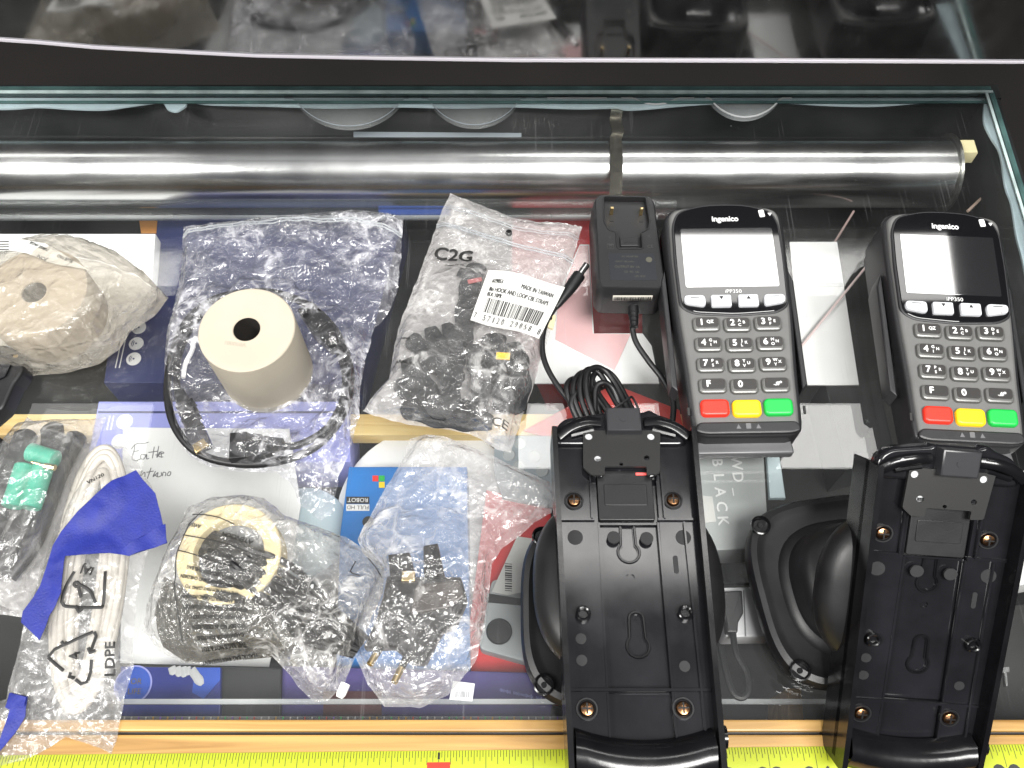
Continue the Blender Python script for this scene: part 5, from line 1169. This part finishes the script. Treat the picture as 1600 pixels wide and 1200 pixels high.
b = MB(); b.lathe([(.0199, .003), (.0199, .009), (.0001, .010)], (TC.x, TC.y), 48, cap=False); tag(b.build('grey_spool', mat('spool_grey', (.16, .17, .19), .5, var=.2)), 'dark grey spool filling the cream tape ring', 'spool')
rnd = random.Random(12); b = MB()
for k in range(11):
    pts = []; ph = rnd.uniform(0, 6)
    for i in range(9):
        t = i/8; a = 318+(560-318)*t; c = 842+(1015-842)*t
        oy = (k-5)*7*(.45+math.sin(t*3.14)*.75)+5*math.sin(t*11+ph); a += oy*.62; c -= oy*.75
        inr = math.exp(-((a-371)**2+(c-879)**2)/3600)
        pts.append(P(a, c, .004+.0165*inr+.010*math.sin(t*3.1)*rnd.uniform(.3, .9)))
    b.tube(spline(pts, 6), .0021, 8)
tag(b.build('bundled_cable', M['cable_black']), 'black bundled cable running out of the cream tape ring in the warning bag', 'cable')
b = MB(); rows = ['NOT A TOY. KEEP THIS BAG', 'AWAY FROM BABIES AND CHILDREN', 'THE THIN FILM MAY CLING TO', 'NOSE AND MOUTH AND PREVENT', 'BREATHING. WARNING: TO AVOID', 'DANGER OF SUFFOCATION', 'DO NOT USE IN CRIBS, BEDS,', 'CARRIAGES OR PLAYPENS.', 'THIS BAG IS NOT A TOY', 'PLASTIC BAG AVERTISSEMENT']
zprint = lambda x_, y_: zf6(x_, y_)+.0008
for i, t_ in enumerate(rows):
    slope = -15+i*2.6; a = 340+i*1.5; c = 906+i*13.4; q = P(a, c, .010)
    b.text(t_, .00185, (q.x, q.y, 0), R(180+slope), zf=zprint, bold=.00012, sx_=.86)
for (t_, a, c, s_) in (('WARNUNG', 352, 872, .0024), ('ATENCION', 375, 846, .0026), ('AVISO', 305, 822, .0022)):
    q = P(a, c, .020); b.text(t_, s_, (q.x, q.y, 0), R(163), zf=zprint, bold=.0001)
b.build('warning_print', M['ink_black'], tb)
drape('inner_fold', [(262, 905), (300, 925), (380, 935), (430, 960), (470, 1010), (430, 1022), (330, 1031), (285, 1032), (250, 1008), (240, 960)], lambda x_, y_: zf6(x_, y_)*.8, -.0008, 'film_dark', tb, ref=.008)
b = MB(); strokes_on(b, [[(276, 925), (279, 960), (280, 1000)], [(300, 803), (340, 812), (372, 826)], [(288, 838), (340, 851), (390, 868)], [(280, 862), (330, 880), (392, 898)], [(318, 800), (300, 818), (288, 845), (280, 866), (276, 925)], [(552, 868), (545, 888), (560, 895)], [(570, 862), (583, 878), (592, 892)]], zf6, r=.0003, off=.0008, ref=.018)
b.build('print_frame', M['ink_black'], tb)

# ------------------------------------------------------------------ bag with a two-pin plug
ppx = [(640, 684), (665, 677), (690, 680), (725, 693), (770, 712), (805, 728), (860, 752), (868, 775), (862, 800), (835, 815), (812, 835), (785, 855), (768, 880), (764, 930), (756, 990), (742, 1035), (700, 1085), (655, 1106), (600, 1103), (575, 1070), (556, 1025), (548, 985), (575, 930), (596, 890), (565, 862), (558, 842), (580, 800), (604, 758), (628, 720), (636, 700)]
pb_, zf7 = make_film('plug_bag', ppx, 'clear bag with a black two-pin plug and brass pins over the blue carton', 'plastic bag', 'film_clear', 41, sp=.0022, back='back_soft', bumps=[(655, 915, 40, 20), (640, 990, 28, 17), (700, 780, 26, 7)], amp=.0022, group='clear plastic bags on the glass')
pg = thing('two_pin_plug', P(650, 950, .001).xy.to_tuple()+(.001,), 'black two-pin mains plug with brass tipped pins inside the plug bag', 'plug')
b = MB(); b.prism(rpoly(W([(604, 898), (650, 900), (720, 900), (730, 934), (712, 976), (690, 985), (664, 1036), (640, 1034), (616, 1010), (566, 1012), (586, 970), (598, 930)], .013), .002), .0015, .0130, .0025, seg=3); b.build('plug_body', M['black_plastic'], pg)
b = MB(); b.prism(rpoly(W([(606, 866), (640, 862), (650, 904), (610, 908)], .015), .001), .003, .0150, .0012); b.prism(rpoly(W([(661, 852), (684, 848), (694, 896), (662, 900)], .015), .001), .003, .0150, .0012); b.build('plug_ridges', M['sheen_black'], pg)
b = MB(); b.prism(rpoly(W([(650, 914), (718, 905), (726, 932), (700, 950), (640, 960)], .0155), .002), .012, .0158, .0012); b.build('plug_cover', mat('cover_brown', (.05, .042, .038), .35, bump=.5), pg)
b = MB(); b.box(P(628, 900, .0155).x, P(648, 900, .0155).x, P(0, 908, .0155).y, P(0, 892, .0155).y, .0125, .0160, bev=.0004); b.build('brass_contact', M['brass'], pg)
for (a, c) in (((598, 1004), (577, 1040)), ((640, 1018), (615, 1068))):
    A1, B1 = P(*a, .012), P(*c, .014); b = MB(); b.tube([A1, A1.lerp(B1, .5)], .0022, 14, mi=1); b.tube([A1.lerp(B1, .5), B1.lerp(A1, .04), B1], .0020, 14, rf=lambda t: 1 if t < .9 else .6); b.build('pin', [M['brass'], M['cable_black']], pg)
b = MB(); b.tube([P(530, 1090, .004), P(533, 1084, .004), P(540, 1068, .004)], .0028, 12, rf=lambda t: .7 if t == 0 else 1); tag(b.build('plastic_plug', M['paper_white']), 'small white cap between the warning bag and the plug bag', 'cap')
b = MB(); b.prism(W([(708, 1064), (742, 1068), (738, 1096), (702, 1093)], .0006), .0003, .0007)
rnd = random.Random(6); a = 712
while a < 734: b.prism(W([(a, 1080), (a+1, 1080), (a+.4, 1090), (a-.6, 1090)], .0008), .0007, .0009, mi=1); a += rnd.choice((2, 3))
tag(b.build('grey_sticker', [M['pale_grey'], M['ink_grey']]), 'small translucent grey sticker at the lower right of the plug bag', 'sticker')

for o in list(tr2.children):
    if o.name.startswith('red_glimpse'): bpy.data.objects.remove(o)
# clean up the builder's own notes
for o in bpy.data.objects:
    for k in ('_w', '_local'):
        if k in o: del o[k]
